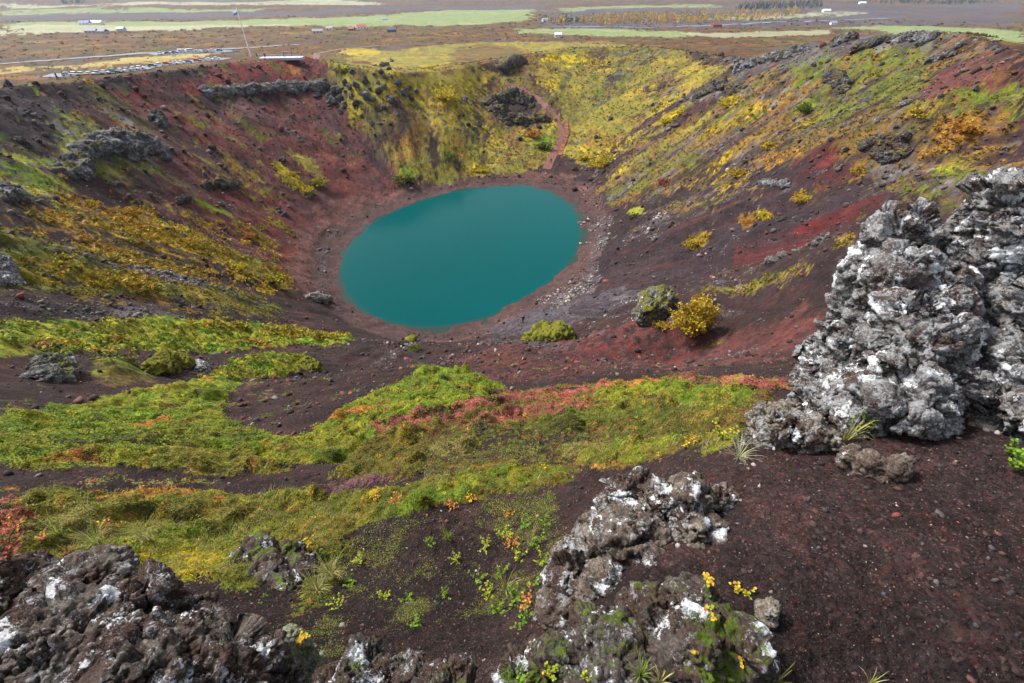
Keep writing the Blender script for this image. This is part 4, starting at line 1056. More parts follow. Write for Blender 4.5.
# scrub and hummocks out on the moor
i = pick(front & ~inside & (GD > 190) & (GD < 1400) & (KSET('moor', 'straw', 'mossdk', 'orange', 'lava') | (KID < 0)), 9000); NL = 9
R = GD[i] * .0022 * rng.uniform(.4, 1.5, len(i)); x, y, z = jit(i, 2.0); rr = np.repeat(R, NL); dirs = rand_dirs(len(rr), .2)
c_ = np.repeat(np.stack([x, y, z], 1), NL, 0) + dirs * (rr * rng.random(len(rr)) ** .4)[:, None] * np.array([1.5, 1.5, .5])
a_, b_ = leaf_axes(len(rr), rr * rng.uniform(.25, .5, len(rr)), .4)
P, F = quads(c_, a_, b_ * 1.4)
HC = np.array([(.13, .062, .017), (.075, .055, .02), (.18, .095, .022), (.045, .048, .018), (.20, .14, .03)])
col = np.repeat(HC[rng.choice(5, len(i), p=(.3, .25, .2, .15, .1))] * rng.uniform(.6, 1.4, (len(i), 1)), NL, 0) * rng.uniform(.7, 1.3, (len(rr), 1))
me = make_mesh('moor_scrub', P, F, False); set_col(me, np.repeat(col, 4, 0))
link('moor_scrub', me, M_LEAF, kind='stuff', label='rusty low scrub covering the moor beyond the crater', cat='scrub')
# grass
def grass(name, i, nb, hgt, lean, colour, label):
    i = np.repeat(i, nb); x, y, z = jit(i, 2.5)
    h = hgt * rng.uniform(.4, 1.2, len(i)); w = np.clip(h * .03, .0012, .012) * np.clip(GD[i] / 3.5, .8, 3)
    t = rng.uniform(0, 2 * np.pi, len(i)); L = lean * rng.uniform(.3, 1.2, len(i)) * h
    d = np.stack([np.cos(t), np.sin(t), 0 * t], 1); s_ = np.stack([-np.sin(t), np.cos(t), 0 * t], 1) * w[:, None]
    b = np.stack([x, y, z - .005], 1); m_ = b + d * (L * .35)[:, None] + np.array([0, 0, 1]) * (h * .6)[:, None]; e = b + d * L[:, None] + np.array([0, 0, 1]) * (h * .95)[:, None]
    P = np.stack([b - s_, b + s_, m_ + s_ * .7, m_ - s_ * .7, e + s_ * .15, e - s_ * .15], 1).reshape(-1, 3)
    k = np.arange(len(i))[:, None] * 6
    F = np.concatenate([k + np.array([[0, 1, 2, 3]]), k + np.array([[3, 2, 4, 5]])])
    c = np.array(colour)[rng.integers(0, len(colour), len(i))] * rng.uniform(.6, 1.4, (len(i), 1))
    me = make_mesh(name, P, F, True); set_col(me, np.repeat(c, 6, 0))
    return link(name, me, M_GRASS, kind='stuff', label=label, cat='grass')
SG = [(.36, .30, .11), (.26, .26, .06), (.20, .24, .035), (.42, .34, .16)]
gsel = front & KSET('straw', 'olive', 'moss') & (GD < 6.5) & (GD > 2) & ((fbm2(GX / .8, GY / .8, 3, 610) > .25) | (KSET('straw') & (rng.random(len(GX)) < .6)))
grass('grass', pick(gsel, 1500), 3, .085, .9, SG, 'thin yellow green grass among the moss on the near slope')
# stones on bare ground
def ico():
    bm = bmesh.new(); bmesh.ops.create_icosphere(bm, subdivisions=1, radius=1)
    v = np.array([q.co[:] for q in bm.verts]); f = np.array([[q.index for q in p.verts] for p in bm.faces]); bm.free(); return v, f
ICO_V, ICO_F = ico()
def stones(name, x, y, R, colour, label, sink=.25):
    n = len(x); z = ground_z(x, y)
    S3 = R[:, None] * rng.uniform(.55, 1.3, (n, 3)) * np.array([1, 1, .75])
    V = ICO_V[None] * rng.uniform(.5, 1.35, (n, 12, 1))
    V = V * S3[:, None, :]
    t = rng.uniform(0, 6.28, n); c, s_ = np.cos(t)[:, None], np.sin(t)[:, None]
    V = np.stack([V[..., 0] * c - V[..., 1] * s_, V[..., 0] * s_ + V[..., 1] * c, V[..., 2]], -1)
    V += np.stack([x, y, z + R * (.5 - sink)], 1)[:, None, :]
    F = (np.arange(n)[:, None, None] * 12 + ICO_F[None]).reshape(-1, 3)
    me = make_mesh(name, V.reshape(-1, 3), F, False); set_col(me, np.repeat(colour, 12, 0))
    return link(name, me, M_STONE, kind='stuff', label=label, cat='gravel')
CIND = np.array([(.070, .032, .027), (.045, .027, .024), (.028, .022, .021), (.15, .045, .032), (.075, .06, .058), (.20, .165, .15), (.05, .045, .055)])
def cinder(n, p=(.20, .30, .22, .05, .13, .045, .055)): return CIND[rng.choice(7, n, p=p)] * rng.uniform(.6, 1.5, (n, 1))
bare = VEGA < .3
i = pick(front & bare & (GD < 3.2) & (GD > .45), 42000); x, y, z = jit(i, 1.5)
stones('gravel', x, y, (.0020 + .0024 * rng.random(len(i)) ** 2 + .013 * rng.random(len(i)) ** 30) * np.clip(GD[i] / 1.6, .7, 1.6), cinder(len(i)), 'dark red volcanic cinder gravel underfoot')
i = pick(front & bare & (GD < 45) & (GD > 3.2), 24000); x, y, z = jit(i, 1.5)
stones('cinder', x, y, GD[i] * (.0010 + .0012 * rng.random(len(i)) + .008 * rng.random(len(i)) ** 26), cinder(len(i), (.30, .24, .14, .12, .12, .05, .03)), 'loose cinder and small stones on the bare slope below')
i = pick(front & bare & (GD < 260) & (GD > 45) & inside & (_s > .03) & ~((_s < .3) & (GX < -18) & (rng.random(len(GX)) < .8)), 20000); x, y, z = jit(i, 1.5)
stones('rubble', x, y, GD[i] * (.0008 + .0011 * rng.random(len(i)) + .006 * rng.random(len(i)) ** 26), cinder(len(i), (.2, .2, .16, .05, .27, .06, .06)), 'rubble strewn over the bare crater walls')
i = pick(front & KSET('scree') & (GD > 20) & (GD < 250), 3800); x, y, z = jit(i, 2)
pal = np.array([(.30, .26, .235), (.20, .18, .175), (.38, .33, .29), (.13, .115, .115)])
ns = _s[i] < .5
stones('scree', x, y, GD[i] * (.0011 + .0045 * rng.random(len(i)) ** 6), np.where((ns & (GX[i] > -20))[:, None], 1.0, .5) * pal[rng.integers(0, 4, len(i))] * rng.uniform(.7, 1.2, (len(i), 1)), 'pale scree stones by the water and in bands on the walls')

# ------------------------------------------------------------------ helpers for built things
def put(u, v):
    """ground point seen at a picture point"""
    g = ground_at(np.array([[u, v]], float), ground_z)[0]
    return np.array([g[0], g[1], float(ground_z(g[0], g[1]))]), g[1] * CP - (g[2] - EYE) * SP
def empty(name, loc, label, cat, group=None, rz=0):
    o = bpy.data.objects.new(name, None); COL.objects.link(o); o.location = loc; o.rotation_euler = (0, 0, rz)
    tag(o, label, cat, group); return o
def plain_mat(name, c, rough=.6, metal=0, var=.15):
    m = NT(name); n = m.noise(m.pos(), 3, 6, .6)
    m.done(m.mix(1, c, m.ramp(n, (.3, 1 - var), (.7, 1 + var)), 'MULTIPLY'), rough, None, .4)
    m.b.inputs['Metallic'].default_value = metal
    return m.m
def bm_obj(name, bm, mat, parent=None, smooth_shade=False, **kw):
    me = bpy.data.meshes.new(name); bm.to_mesh(me); bm.free()
    if smooth_shade:
        for p in me.polygons: p.use_smooth = True
    return link(name, me, mat, parent, **kw)
def box(bm, c, s, rz=0, bev=0):
    g = bmesh.ops.create_cube(bm, size=1)
    M = Matrix.Translation(c) @ Matrix.Rotation(rz, 4, 'Z') @ Matrix.Diagonal((*s, 1))
    bmesh.ops.transform(bm, matrix=M, verts=g['verts'])
    if bev:
        ed = list({e for v in g['verts'] for e in v.link_edges})
        bmesh.ops.bevel(bm, geom=ed, offset=bev, segments=2, affect='EDGES')
def tube(bm, a, b, r0, r1=None, n=8):
    a, b = Vector(a), Vector(b); d = b - a
    g = bmesh.ops.create_cone(bm, cap_ends=True, segments=n, radius1=r0, radius2=r1 if r1 is not None else r0, depth=d.length)
    bmesh.ops.transform(bm, matrix=Matrix.Translation((a + b) / 2) @ d.to_track_quat('Z', 'Y').to_matrix().to_4x4(), verts=g['verts'])
def prism(bm, prof, y0, y1, bev=0):
    a = [bm.verts.new((p[0], y0, p[1])) for p in prof]; b = [bm.verts.new((p[0], y1, p[1])) for p in prof]
    n = len(prof); f = [bm.faces.new(a), bm.faces.new(b[::-1])]
    for i in range(n): f.append(bm.faces.new((a[i], b[i], b[(i + 1) % n], a[(i + 1) % n])))
    bmesh.ops.recalc_face_normals(bm, faces=f)
    if bev: bmesh.ops.bevel(bm, geom=list({e for q in f for e in q.edges}), offset=bev, segments=2, affect='EDGES')
def copy_tree(o, parent=None):
    c = o.copy(); COL.objects.link(c)
    if parent: c.parent = parent
    for ch in list(o.children): copy_tree(ch, c)
    return c
def drape(name, px, width, mat, lift=.08, kind='structure', step=1.2, **kw):
    P = ground_at(np.array(px, float), ground_z)[:, :2]
    s_ = np.concatenate([[0], np.cumsum(np.hypot(*np.diff(P, axis=0).T))])
    n = max(int(s_[-1] / step), 6); q = np.linspace(0, s_[-1], n)
    x = np.interp(q, s_, P[:, 0]); y = np.interp(q, s_, P[:, 1])
    k = max(3, n // (2 * len(px))) | 1; w = np.ones(k) / k
    pad = lambda a: np.convolve(np.concatenate([np.full(k // 2, a[0]), a, np.full(k // 2, a[-1])]), w, 'valid')
    x, y = pad(x), pad(y)
    d = np.stack([np.gradient(x), np.gradient(y)], 1); d /= np.linalg.norm(d, axis=1)[:, None] + 1e-9
    nx, ny = -d[:, 1], d[:, 0]
    m = 7; o = np.linspace(-.5, .5, m)
    W = width * (1 + .12 * fbm2(q / 7, q * 0, 3, 9))
    X = x[:, None] + nx[:, None] * o * W[:, None]; Y = y[:, None] + ny[:, None] * o * W[:, None]
    Z = ground_z(X.ravel(), Y.ravel()).reshape(X.shape) + lift
    f = np.arange(n * m).reshape(n, m)
    F = np.stack([f[:-1, :-1], f[1:, :-1], f[1:, 1:], f[:-1, 1:]], -1).reshape(-1, 4)
    return link(name, make_mesh(name, np.stack([X, Y, Z], -1).reshape(-1, 3), F), mat, kind=kind, **kw)

# ------------------------------------------------------------------ roads and paths
M_ASPH = plain_mat('pale_asphalt', (.15, .17, .215), .85)
M_TRACK = plain_mat('red_cinder_track', (.16, .075, .06), .95, 0, .35)
M_PATH = plain_mat('trodden_cinder', (.15, .062, .050), .95, 0, .4)
drape('road', [(-20,67), (30,62), (70,59), (110,56), (150,53.5), (190,51), (240,48.5), (300,45)], 9, M_ASPH, .3, step=4)
drape('car_park', [(40,77), (75,75.5), (105,73), (135,69.5), (165,65), (195,62), (225,58)], 13, M_ASPH, .25, step=3)
drape('car_park', [(150,55), (170,53.5), (190,52), (212,50.5), (232,52)], 18, M_ASPH, .27, step=3)
drape('road', [(540,27), (600,27), (650,28), (700,26), (750,24), (820,21), (900,18)], 14, M_ASPH, .5, step=10)
drape('rim_track', [(296,57), (318,53), (340,49), (365,46.5), (400,45), (440,44)], 4.5, M_TRACK, .18, step=2)
drape('footpath', [(505,84), (522,88), (536,97), (547,108), (556,117), (562,127), (561,140), (556,150), (551,160), (546,170)], 2.6, M_PATH, .12)

# steps of timber and earth beside the footpath
ts = empty('timber_steps', put(561, 152)[0], 'long flight of reddish timber steps climbing from the lake beside the footpath', 'steps')
M_TIMB = plain_mat('red_timber', (.33, .13, .075), .8); bm = bmesh.new()
q = ground_at(np.array([(567,121), (566,128), (567,134), (565,141), (562,148), (560,155)], float), ground_z)
L0 = Vector(ts.location)
seg = np.concatenate([[0], np.cumsum(np.hypot(*np.diff(q[:, :2], axis=0).T))]); n = 42
for k in range(n):
    f = k / (n - 1) * seg[-1]
    x, y = np.interp(f, seg, q[:, 0]), np.interp(f, seg, q[:, 1]); x2, y2 = np.interp(min(f + .3, seg[-1]), seg, q[:, 0]), np.interp(min(f + .3, seg[-1]), seg, q[:, 1])
    an = math.atan2(y2 - y, x2 - x) if k < n - 1 else an
    box(bm, Vector((x, y, float(ground_z(x, y)) + .16)) - L0, (.5, 1.5, .16), an)
    if k % 3 == 0:
        for sgn in (-1, 1):
            p = Vector((x - math.sin(an) * .8 * sgn, y + math.cos(an) * .8 * sgn, float(ground_z(x, y)) + .2)) - L0
            bs = bmesh.new(); box(bs, p, (.12, .12, .9), an); bm_obj('edge_post', bs, M_TIMB, ts)
bm_obj('treads', bm, M_TIMB, ts)

# ------------------------------------------------------------------ viewing platform, info board, flagpole
c, t = put(282, 59)
vp = empty('viewing_platform', (c[0], c[1], c[2] + .4), 'pale viewing platform with low railing on the red crater rim', 'platform', None, math.radians(8))
bm = bmesh.new(); prism(bm, [(-7.2, -.6), (7.2, -.6), (7.2, .15), (-7.2, .15)], -2.2, 2.6, .05); bm_obj('deck', bm, plain_mat('pale_concrete', (.42, .43, .48), .8), vp)
M_RAIL = plain_mat('grey_rail', (.45, .46, .50), .5)
for k in range(9):
    bm = bmesh.new(); tube(bm, (-7 + k * 1.75, -2.1, .15), (-7 + k * 1.75, -2.1, 1.15), .05); bm_obj('railing_post', bm, M_RAIL, vp)
bm = bmesh.new(); tube(bm, (-7.1, -2.1, 1.15), (7.1, -2.1, 1.15), .05); tube(bm, (-7.1, -2.1, .65), (7.1, -2.1, .65), .035); bm_obj('handrail', bm, M_RAIL, vp)
pc = c
c, t = put(286, 55.5)
ib = empty('information_board', (c[0], c[1], c[2]), 'wide white-framed information board behind the viewing platform', 'board', None, math.radians(5))
bm = bmesh.new()
for sx in (-1, 1): box(bm, (sx * 2.1, 0, 1.2), (.16, .16, 2.4))
box(bm, (0, 0, 2.35), (4.4, .18, .18)); bm_obj('frame', bm, plain_mat('white_paint', (.75, .76, .78)), ib)
bm = bmesh.new(); box(bm, (0, 0, 1.5), (3.9, .08, 1.3), 0, .02); bm_obj('panel', bm, plain_mat('grey_panel', (.33, .34, .38)), ib)
c, t = put(251, 57)
fp = empty('flagpole', c, 'tall white flagpole with a white and blue flag beside the viewing platform', 'flagpole')
H = 35 / FPX * t * 1.12
bm = bmesh.new(); tube(bm, (0, 0, -.3), (0, 0, H), .32, .22, 10); bmesh.ops.create_icosphere(bm, subdivisions=2, radius=.3, matrix=Matrix.Translation((0, 0, H + .1))); bm_obj('pole', bm, plain_mat('white_pole', (.82, .82, .84)), fp)
n = 16; V = []; 
for j in range(9):
    for i_ in range(n):
        a = i_ / (n - 1); V.append((-.15 - a * 3.2, .45 * math.sin(a * 7 + j * .3) * a, H - .2 - j * .34 - a * 1.2))
V = np.array(V); f = np.arange(9 * n).reshape(9, n); F = np.stack([f[:-1, :-1], f[:-1, 1:], f[1:, 1:], f[1:, :-1]], -1).reshape(-1, 4)
me = make_mesh('flag', V, F); cc = np.tile(np.array([[.75, .77, .82]]), (len(V), 1)); jj = np.repeat(np.arange(9), n); cc[(jj > 4)] = (.06, .16, .42); set_col(me, cc)
link('flag', me, mat_leaf('flag_cloth', .3), fp)

# ------------------------------------------------------------------ cars in the car park
M_GLASS = plain_mat('dark_car_glass', (.03, .035, .045), .15); M_TYRE = plain_mat('tyre_rubber', (.02, .02, .02), .9)
def paint(name, c): return plain_mat(name, c, .3, 0, .05)
PAINT = {'white': paint('white_car_paint', (.80, .81, .84)), 'silver': paint('silver_car_paint', (.45, .47, .50)), 'teal': paint('teal_car_paint', (.03, .16, .20)), 'grey': paint('grey_car_paint', (.16, .17, .19)),
         'blue': paint('blue_car_paint', (.06, .14, .40)), 'red': paint('red_car_paint', (.50, .03, .04))}
def make_car(colour, van):
    o = empty('parked_van' if van else 'parked_car', (0, 0, 0), '', 'van' if van else 'car', 'cars parked behind the crater rim')
    bm = bmesh.new()
    if van: prism(bm, [(-2.9, .35), (2.9, .35), (2.95, 1.1), (2.3, 1.45), (1.8, 2.35), (-2.9, 2.4)], -1.0, 1.0, .10)
    else: prism(bm, [(-2.2, .32), (2.2, .32), (2.25, .75), (1.3, .98), (-2.15, 1.02), (-2.25, .7)], -.88, .88, .08)
    bm_obj('body', bm, PAINT[colour], o, True)
    bm = bmesh.new()
    if van: prism(bm, [(2.26, 1.47), (1.86, 2.15), (-2.5, 2.15), (-2.5, 1.5)], -1.015, 1.015, .03)
    else: prism(bm, [(1.15, .95), (.45, 1.46), (-1.5, 1.48), (-2.1, 1.0)], -.78, .78, .06)
    bm_obj('windows', bm, M_GLASS, o)
    if not van:
        bm = bmesh.new(); prism(bm, [(.35, 1.44), (.3, 1.53), (-1.4, 1.55), (-1.5, 1.46)], -.70, .70, .03); bm_obj('roof', bm, PAINT[colour], o)
    for sx in (-1.35, 1.35):
        for sy in (-.86, .86):
            bm = bmesh.new(); tube(bm, (sx, sy - .11, .33), (sx, sy + .11, .33), .33, None, 14); bm_obj('wheel', bm, M_TYRE, o)
    return o
CARS = [(83,76,'white',0,'third car of the lower row, white, counted from the dark lone visitor'), (91,75.6,'white',0,'white car touching the silver one in the lower row'), (98.5,75,'silver',0,'silver car between white cars in the lower row'),
        (106,74.2,'white',0,'white car in the lower row next to the teal car'), (114.5,73.2,'teal',0,'dark teal car in the lower row of the car park'), (122,72.4,'white',0,'white car just past the teal car in the lower row'),
        (128.5,71.4,'silver',0,'silver car near the far end of the lower row'), (135,70.4,'white',0,'white car at the far end of the lower row'), (153,67.5,'grey',0,'lone grey car between the two parking rows'),
        (68,76.3,'silver',0,'silver car at the outer end of the lower row'), (76,76,'white',0,'white car just before the first pair of the lower row'), (141,69.6,'white',0,'white car between the lower row and the lone grey car'), (160,66.6,'white',0,'white car just past the lone grey car'), (167,65.6,'red',0,'dark red car just before the middle row'), (204,61.3,'silver',0,'silver car in the middle row between the red car and the last white one'), (161,54.9,'white',0,'white car before the grey one of the top row'), (213,51.6,'white',0,'white car past the silver car of the top row'), (220,51.6,'blue',0,'blue car at the far tip of the top row'), (217,59.8,'white',0,'white car past the flagpole end of the middle row'),
        (175,64.8,'white',0,'white car at the near end of the middle row'), (182,64,'white',0,'white car in the middle row beside the blue car'), (189,63.4,'blue',0,'blue car in the middle row beside the red car'),
        (198,62,'red',0,'bright red car parked in the middle row'), (210,60.6,'white',0,'white car nearest the flagpole end of the middle row'),
        (168,54.4,'grey',0,'grey car starting the top row of the car park'), (175.5,53.8,'blue',0,'blue car in the top row of the car park'), (183,53.2,'white',1,'white minibus in the top row beside the blue car'),
        (191,52.7,'white',1,'second white minibus in the top row of the car park'), (198.5,52.3,'white',0,'white car following the minibuses in the top row'), (206,52,'silver',0,'silver car ending the top row of the car park')]
protos = {}
for u, v, colr, van, lab in CARS:
    key = (colr, van)
    o = copy_tree(protos[key]) if key in protos else make_car(colr, van)
    protos.setdefault(key, o)
    c, t = put(u, v); o.location = (c[0], c[1], c[2] + .3); o.rotation_euler = (0, 0, math.radians(rng.normal(20, 14))); o['label'] = lab

# ------------------------------------------------------------------ people
def skin(name, joints, edges, mat, parent=None, **kw):
    me = bpy.data.meshes.new(name); me.from_pydata([j[:3] for j in joints], edges, []); o = bpy.data.objects.new('tmp', me); COL.objects.link(o)
    md = o.modifiers.new('s', 'SKIN'); md.use_smooth_shade = True
    for k, j in enumerate(joints): me.skin_vertices[0].data[k].radius = (j[3], j[3] * (j[4] if len(j) > 4 else 1))
    me.skin_vertices[0].data[0].use_root = True
    o.modifiers.new('ss', 'SUBSURF').levels = 1
    dg = bpy.context.evaluated_depsgraph_get(); me2 = bpy.data.meshes.new_from_object(o.evaluated_get(dg)); bpy.data.objects.remove(o)
    return link(name, me2, mat, parent, **kw)
M_SKIN = plain_mat('skin', (.50, .31, .24), .6); M_HAIR = plain_mat('dark_hair', (.03, .02, .015), .7)
CLOTH = {k: plain_mat(k + '_cloth', c, .9) for k, c in {'black': (.015, .015, .018), 'red': (.45, .03, .04), 'blue': (.04, .12, .38), 'teal': (.02, .22, .22), 'purple': (.20, .06, .28), 'pale': (.55, .58, .66), 'navy': (.03, .04, .09), 'jeans': (.06, .09, .18), 'white': (.75, .75, .78)}.items()}
def person(u, v, top, legs, label, rz=0, stride=.16, zoff=0.0):
    c, t = put(u, v)
    root_j = [(0, 0, .93, .13), (0, 0, 1.12, .12, .75), (0, 0, 1.35, .15, .7), (0, 0, 1.48, .065), (0, .01, 1.58, .085), (0, .01, 1.70, .085), (0, 0, 1.76, .05),
              (.18, 0, 1.41, .06), (.24, -.03, 1.15, .045), (.23, .06, .93, .035), (.23, .08, .85, .03), (-.18, 0, 1.41, .06), (-.24, .03, 1.15, .045), (-.23, .1, .94, .035), (-.23, .12, .86, .03),
              (.10, 0, .86, .085), (.10, stride * .7, .48, .06), (.10, stride * .6, .09, .042), (.10, stride * .6 + .16, .03, .035), (-.10, 0, .86, .085), (-.10, -stride * .4, .48, .06), (-.10, -stride, .09, .042), (-.10, -stride + .15, .03, .035)]
    ed = [(0, 1), (1, 2), (2, 3), (3, 4), (4, 5), (5, 6), (2, 7), (7, 8), (8, 9), (9, 10), (2, 11), (11, 12), (12, 13), (13, 14), (0, 15), (15, 16), (16, 17), (17, 18), (0, 19), (19, 20), (20, 21), (21, 22)]
    o = skin('person', root_j, ed, M_SKIN, None, label=label, cat='person')
    def sub(name, ids, grow, mat):
        m_ = {k: q for q, k in enumerate(ids)}
        skin(name, [root_j[k][:3] + (root_j[k][3] + grow,) + root_j[k][4:] for k in ids], [(m_[a], m_[b]) for a, b in ed if a in m_ and b in m_], mat, o)
    sub('jacket', [0, 1, 2, 7, 8, 9, 11, 12, 13], .025, CLOTH[top])
    sub('trousers', [0, 15, 16, 17, 19, 20, 21], .018, CLOTH[legs])
    sub('hair', [5, 6], .014, M_HAIR)
    o.location = (c[0], c[1], c[2] + .02 + zoff); o.rotation_euler = (0, 0, rz)
    return o
person(523, 323, 'black', 'black', 'dark-clothed person standing alone on the near shore of the lake', .6)
person(568, 121, 'pale', 'navy', 'person in a pale top on the steps above the purple one', 0)
person(563, 128, 'purple', 'jeans', 'person in purple climbing the footpath below the pale one', .3)
person(551, 163, 'black', 'jeans', 'dark-clothed person at the foot of the footpath', 2.9)
person(546, 177, 'white', 'jeans', 'person in white at the water end of the path', 1.2)
person(540, 174, 'navy', 'black', 'person in navy on the beach behind the one in white', 2.2)
person(258, 59.3, 'teal', 'black', 'person in teal at the flagpole end of the viewing platform', 3.1, .1, .5)
person(266, 60.3, 'red', 'black', 'person in red on the viewing platform near the one in teal', 3.3, .1, .5)
person(285, 59.3, 'blue', 'black', 'person in blue under the information board on the platform', 3.0, .1, .5)
person(293, 58.3, 'navy', 'jeans', 'person in navy at the track end of the viewing platform', 2.8, .1, .5)
person(59, 81, 'black', 'black', 'lone dark visitor standing on the rim by the lower car row', 2.7)

# ------------------------------------------------------------------ farms and huts on the plain
def house(u, v, w, d, h, wall, roofc, label, rz=0, hip=.5):
    c, t = put(u, v)
    o = empty('farm_building' if w > 14 else 'house', (c[0], c[1], c[2] - .3), label, 'building', None, rz)
    bm = bmesh.new(); prism(bm, [(-w / 2, -1), (w / 2, -1), (w / 2, h), (-w / 2, h)], -d / 2, d / 2); bm_obj('wall', bm, plain_mat('house_wall', wall, .8, 0, .06), o)
    bm = bmesh.new(); e = .4
    a = [bm.verts.new(q) for q in ((-w / 2 - e, -d / 2 - e, h - .1), (w / 2 + e, -d / 2 - e, h - .1), (w / 2 + e, d / 2 + e, h - .1), (-w / 2 - e, d / 2 + e, h - .1), (-w / 2 - e, 0, h + d * hip * .6), (w / 2 + e, 0, h + d * hip * .6))]
    for q in ((0, 1, 5, 4), (2, 3, 4, 5), (0, 4, 3), (1, 2, 5), (3, 2, 1, 0)): bm.faces.new([a[k] for k in q])
    bmesh.ops.recalc_face_normals(bm, faces=bm.faces[:]); bm_obj('roof', bm, plain_mat('house_roof', roofc, .7, 0, .08), o)
    for k in range(max(2, int(w / 4))):
        bm = bmesh.new(); x = -w / 2 + (k + .5) * w / max(2, int(w / 4)); box(bm, (x, -d / 2 - .02, h * .55), (1.3, .12, 1.2)); bm_obj('window', bm, M_GLASS, o)
    return o
WH, RD, GY_, BL = (.78, .79, .82), (.36, .06, .05), (.25, .26, .29), (.06, .10, .22)
house(86, 25, 15, 9, 3.6, WH, (.10, .14, .30), 'white farmhouse with a blue roof on the pale hay field', .1)
house(98, 24.6, 18, 9, 3.4, WH, WH, 'long all-white barn beside the blue-roofed farmhouse', -.1)
house(92, 33, 13, 8, 3.0, (.45, .47, .52), (.20, .21, .25), 'grey farm shed at the lower edge of the hay field', .2)
house(104, 33.4, 10, 8, 3.0, (.40, .42, .50), (.12, .14, .22), 'dark-roofed small shed next to the grey farm shed', -.2)
house(122, 31, 9, 7, 3, (.52, .58, .66), (.42, .48, .56), 'pale blue hut at the hay field corner', 0)
house(362, 29, 12, 8, 3.4, WH, RD, 'white house with red roof on the moor', .2)
house(352, 30.6, 8, 6, 2.6, RD, (.22, .05, .05), 'small dark red shed below the white red-roofed house', -.2)
house(392, 32, 11, 7, 3, BL, (.05, .06, .12), 'dark blue house standing alone on the moor', .1)
house(330, 30, 9, 6, 2.8, WH, GY_, 'small white hut with grey roof on the moor', .0)
house(318, 33, 12, 7, 2.6, (.5, .5, .5), GY_, 'low grey barn beyond the flag', .3)
house(385, 20, 12, 7, 3, WH, GY_, 'white hut in the far green field', .1)
house(558, 37.5, 7, 5, 3.4, WH, WH, 'plain white hut on the brown moor behind the yellow meadow', 0)
house(545, 21, 11, 7, 3, WH, GY_, 'white house among trees at the field corner', .2)
house(570, 19, 12, 8, 3, (.14, .17, .18), (.08, .09, .10), 'dark house among the birches', -.1)
house(716, 27, 14, 9, 3.5, (.30, .06, .06), (.20, .05, .05), 'dark red farmhouse in front of the yellow birch wood', .1)
house(680, 22, 9, 7, 3, WH, BL, 'white cottage with blue roof in the birch wood', .1)
house(826, 12, 20, 10, 4, WH, WH, 'long white barn on the far plain past the wood', .1)
house(833, 24.5, 9, 7, 3, WH, GY_, 'white cottage beside the far road', -.1)
house(862, 4, 26, 12, 5, WH, WH, 'white hall by the dark far plantation', 0)

# ------------------------------------------------------------------ woods on the plain
def wood(name, outline, n, h, colours, label, conifer=False):
    P = np.array(outline, float); lo, hi = P.min(0), P.max(0)
    q = rng.uniform(lo, hi, (n * 4, 2)); q = q[in_poly(q[:, 0], q[:, 1], P)][:n]
    G = ground_at(q, ground_z); m = len(G)
    g = np.stack([G[:, 0], G[:, 1], ground_z(G[:, 0], G[:, 1])], 1)
    k = 46; hh = h * rng.uniform(.5, 1.3, m); H_ = np.repeat(hh, k)
    u = rng.random(m * k); th = rng.uniform(0, 6.283, m * k); r = np.sqrt(rng.random(m * k))
    rad = (1 - u) * .26 + .03 if conifer else np.sqrt(np.clip(1 - ((u - .5) / .52) ** 2, 0, 1)) * .36
    C = np.repeat(g, k, 0) + np.stack([np.cos(th) * r * rad * H_, np.sin(th) * r * rad * H_, (.08 + .92 * u) * H_], 1)
    a_, b_ = leaf_axes(len(C), H_ * rng.uniform(.06, .13, len(C)), .2)
    V, F = quads(C, a_, b_ * 1.5)
    c = np.repeat(np.array(colours)[rng.integers(0, len(colours), m)] * rng.uniform(.7, 1.3, (m, 1)), k, 0) * rng.uniform(.7, 1.3, (m * k, 1))
    me = make_mesh(name, V, F, False); set_col(me, np.repeat(c, 4, 0))
    return link(name, me, M_LEAF, kind='stuff', label=label, cat='wood')
YB = [(.50, .33, .04), (.44, .26, .05), (.30, .25, .06), (.20, .19, .06), (.40, .20, .08)]
DG = [(.025, .07, .045), (.02, .055, .04), (.04, .08, .04)]
wood('birch_wood', [(575,22), (600,17), (650,14), (710,11), (760,12), (800,9), (805,14), (770,20), (720,23), (650,24), (600,25)], 620, 8, YB, 'yellow autumn birch wood on the plain')
wood('conifer_plantation', [(735,10), (745,4), (780,3), (822,1), (822,8), (790,10)], 260, 11, DG, 'dark green conifer plantation behind the birch wood', True)
wood('conifer_plantation', [(842,3), (900,1), (960,1), (1000,3), (960,5)], 130, 13, DG, 'dark far conifer plantation at the horizon edge', True)
wood('birch_wood', [(540,24), (552,18), (575,18), (585,24), (560,26)], 50, 7, DG + YB[:2], 'mixed trees round the houses at the field corner')
wood('conifer_plantation', [(60,3), (84,1), (86,4), (66,5)], 30, 12, DG, 'small far conifer clump beyond the green field', True)

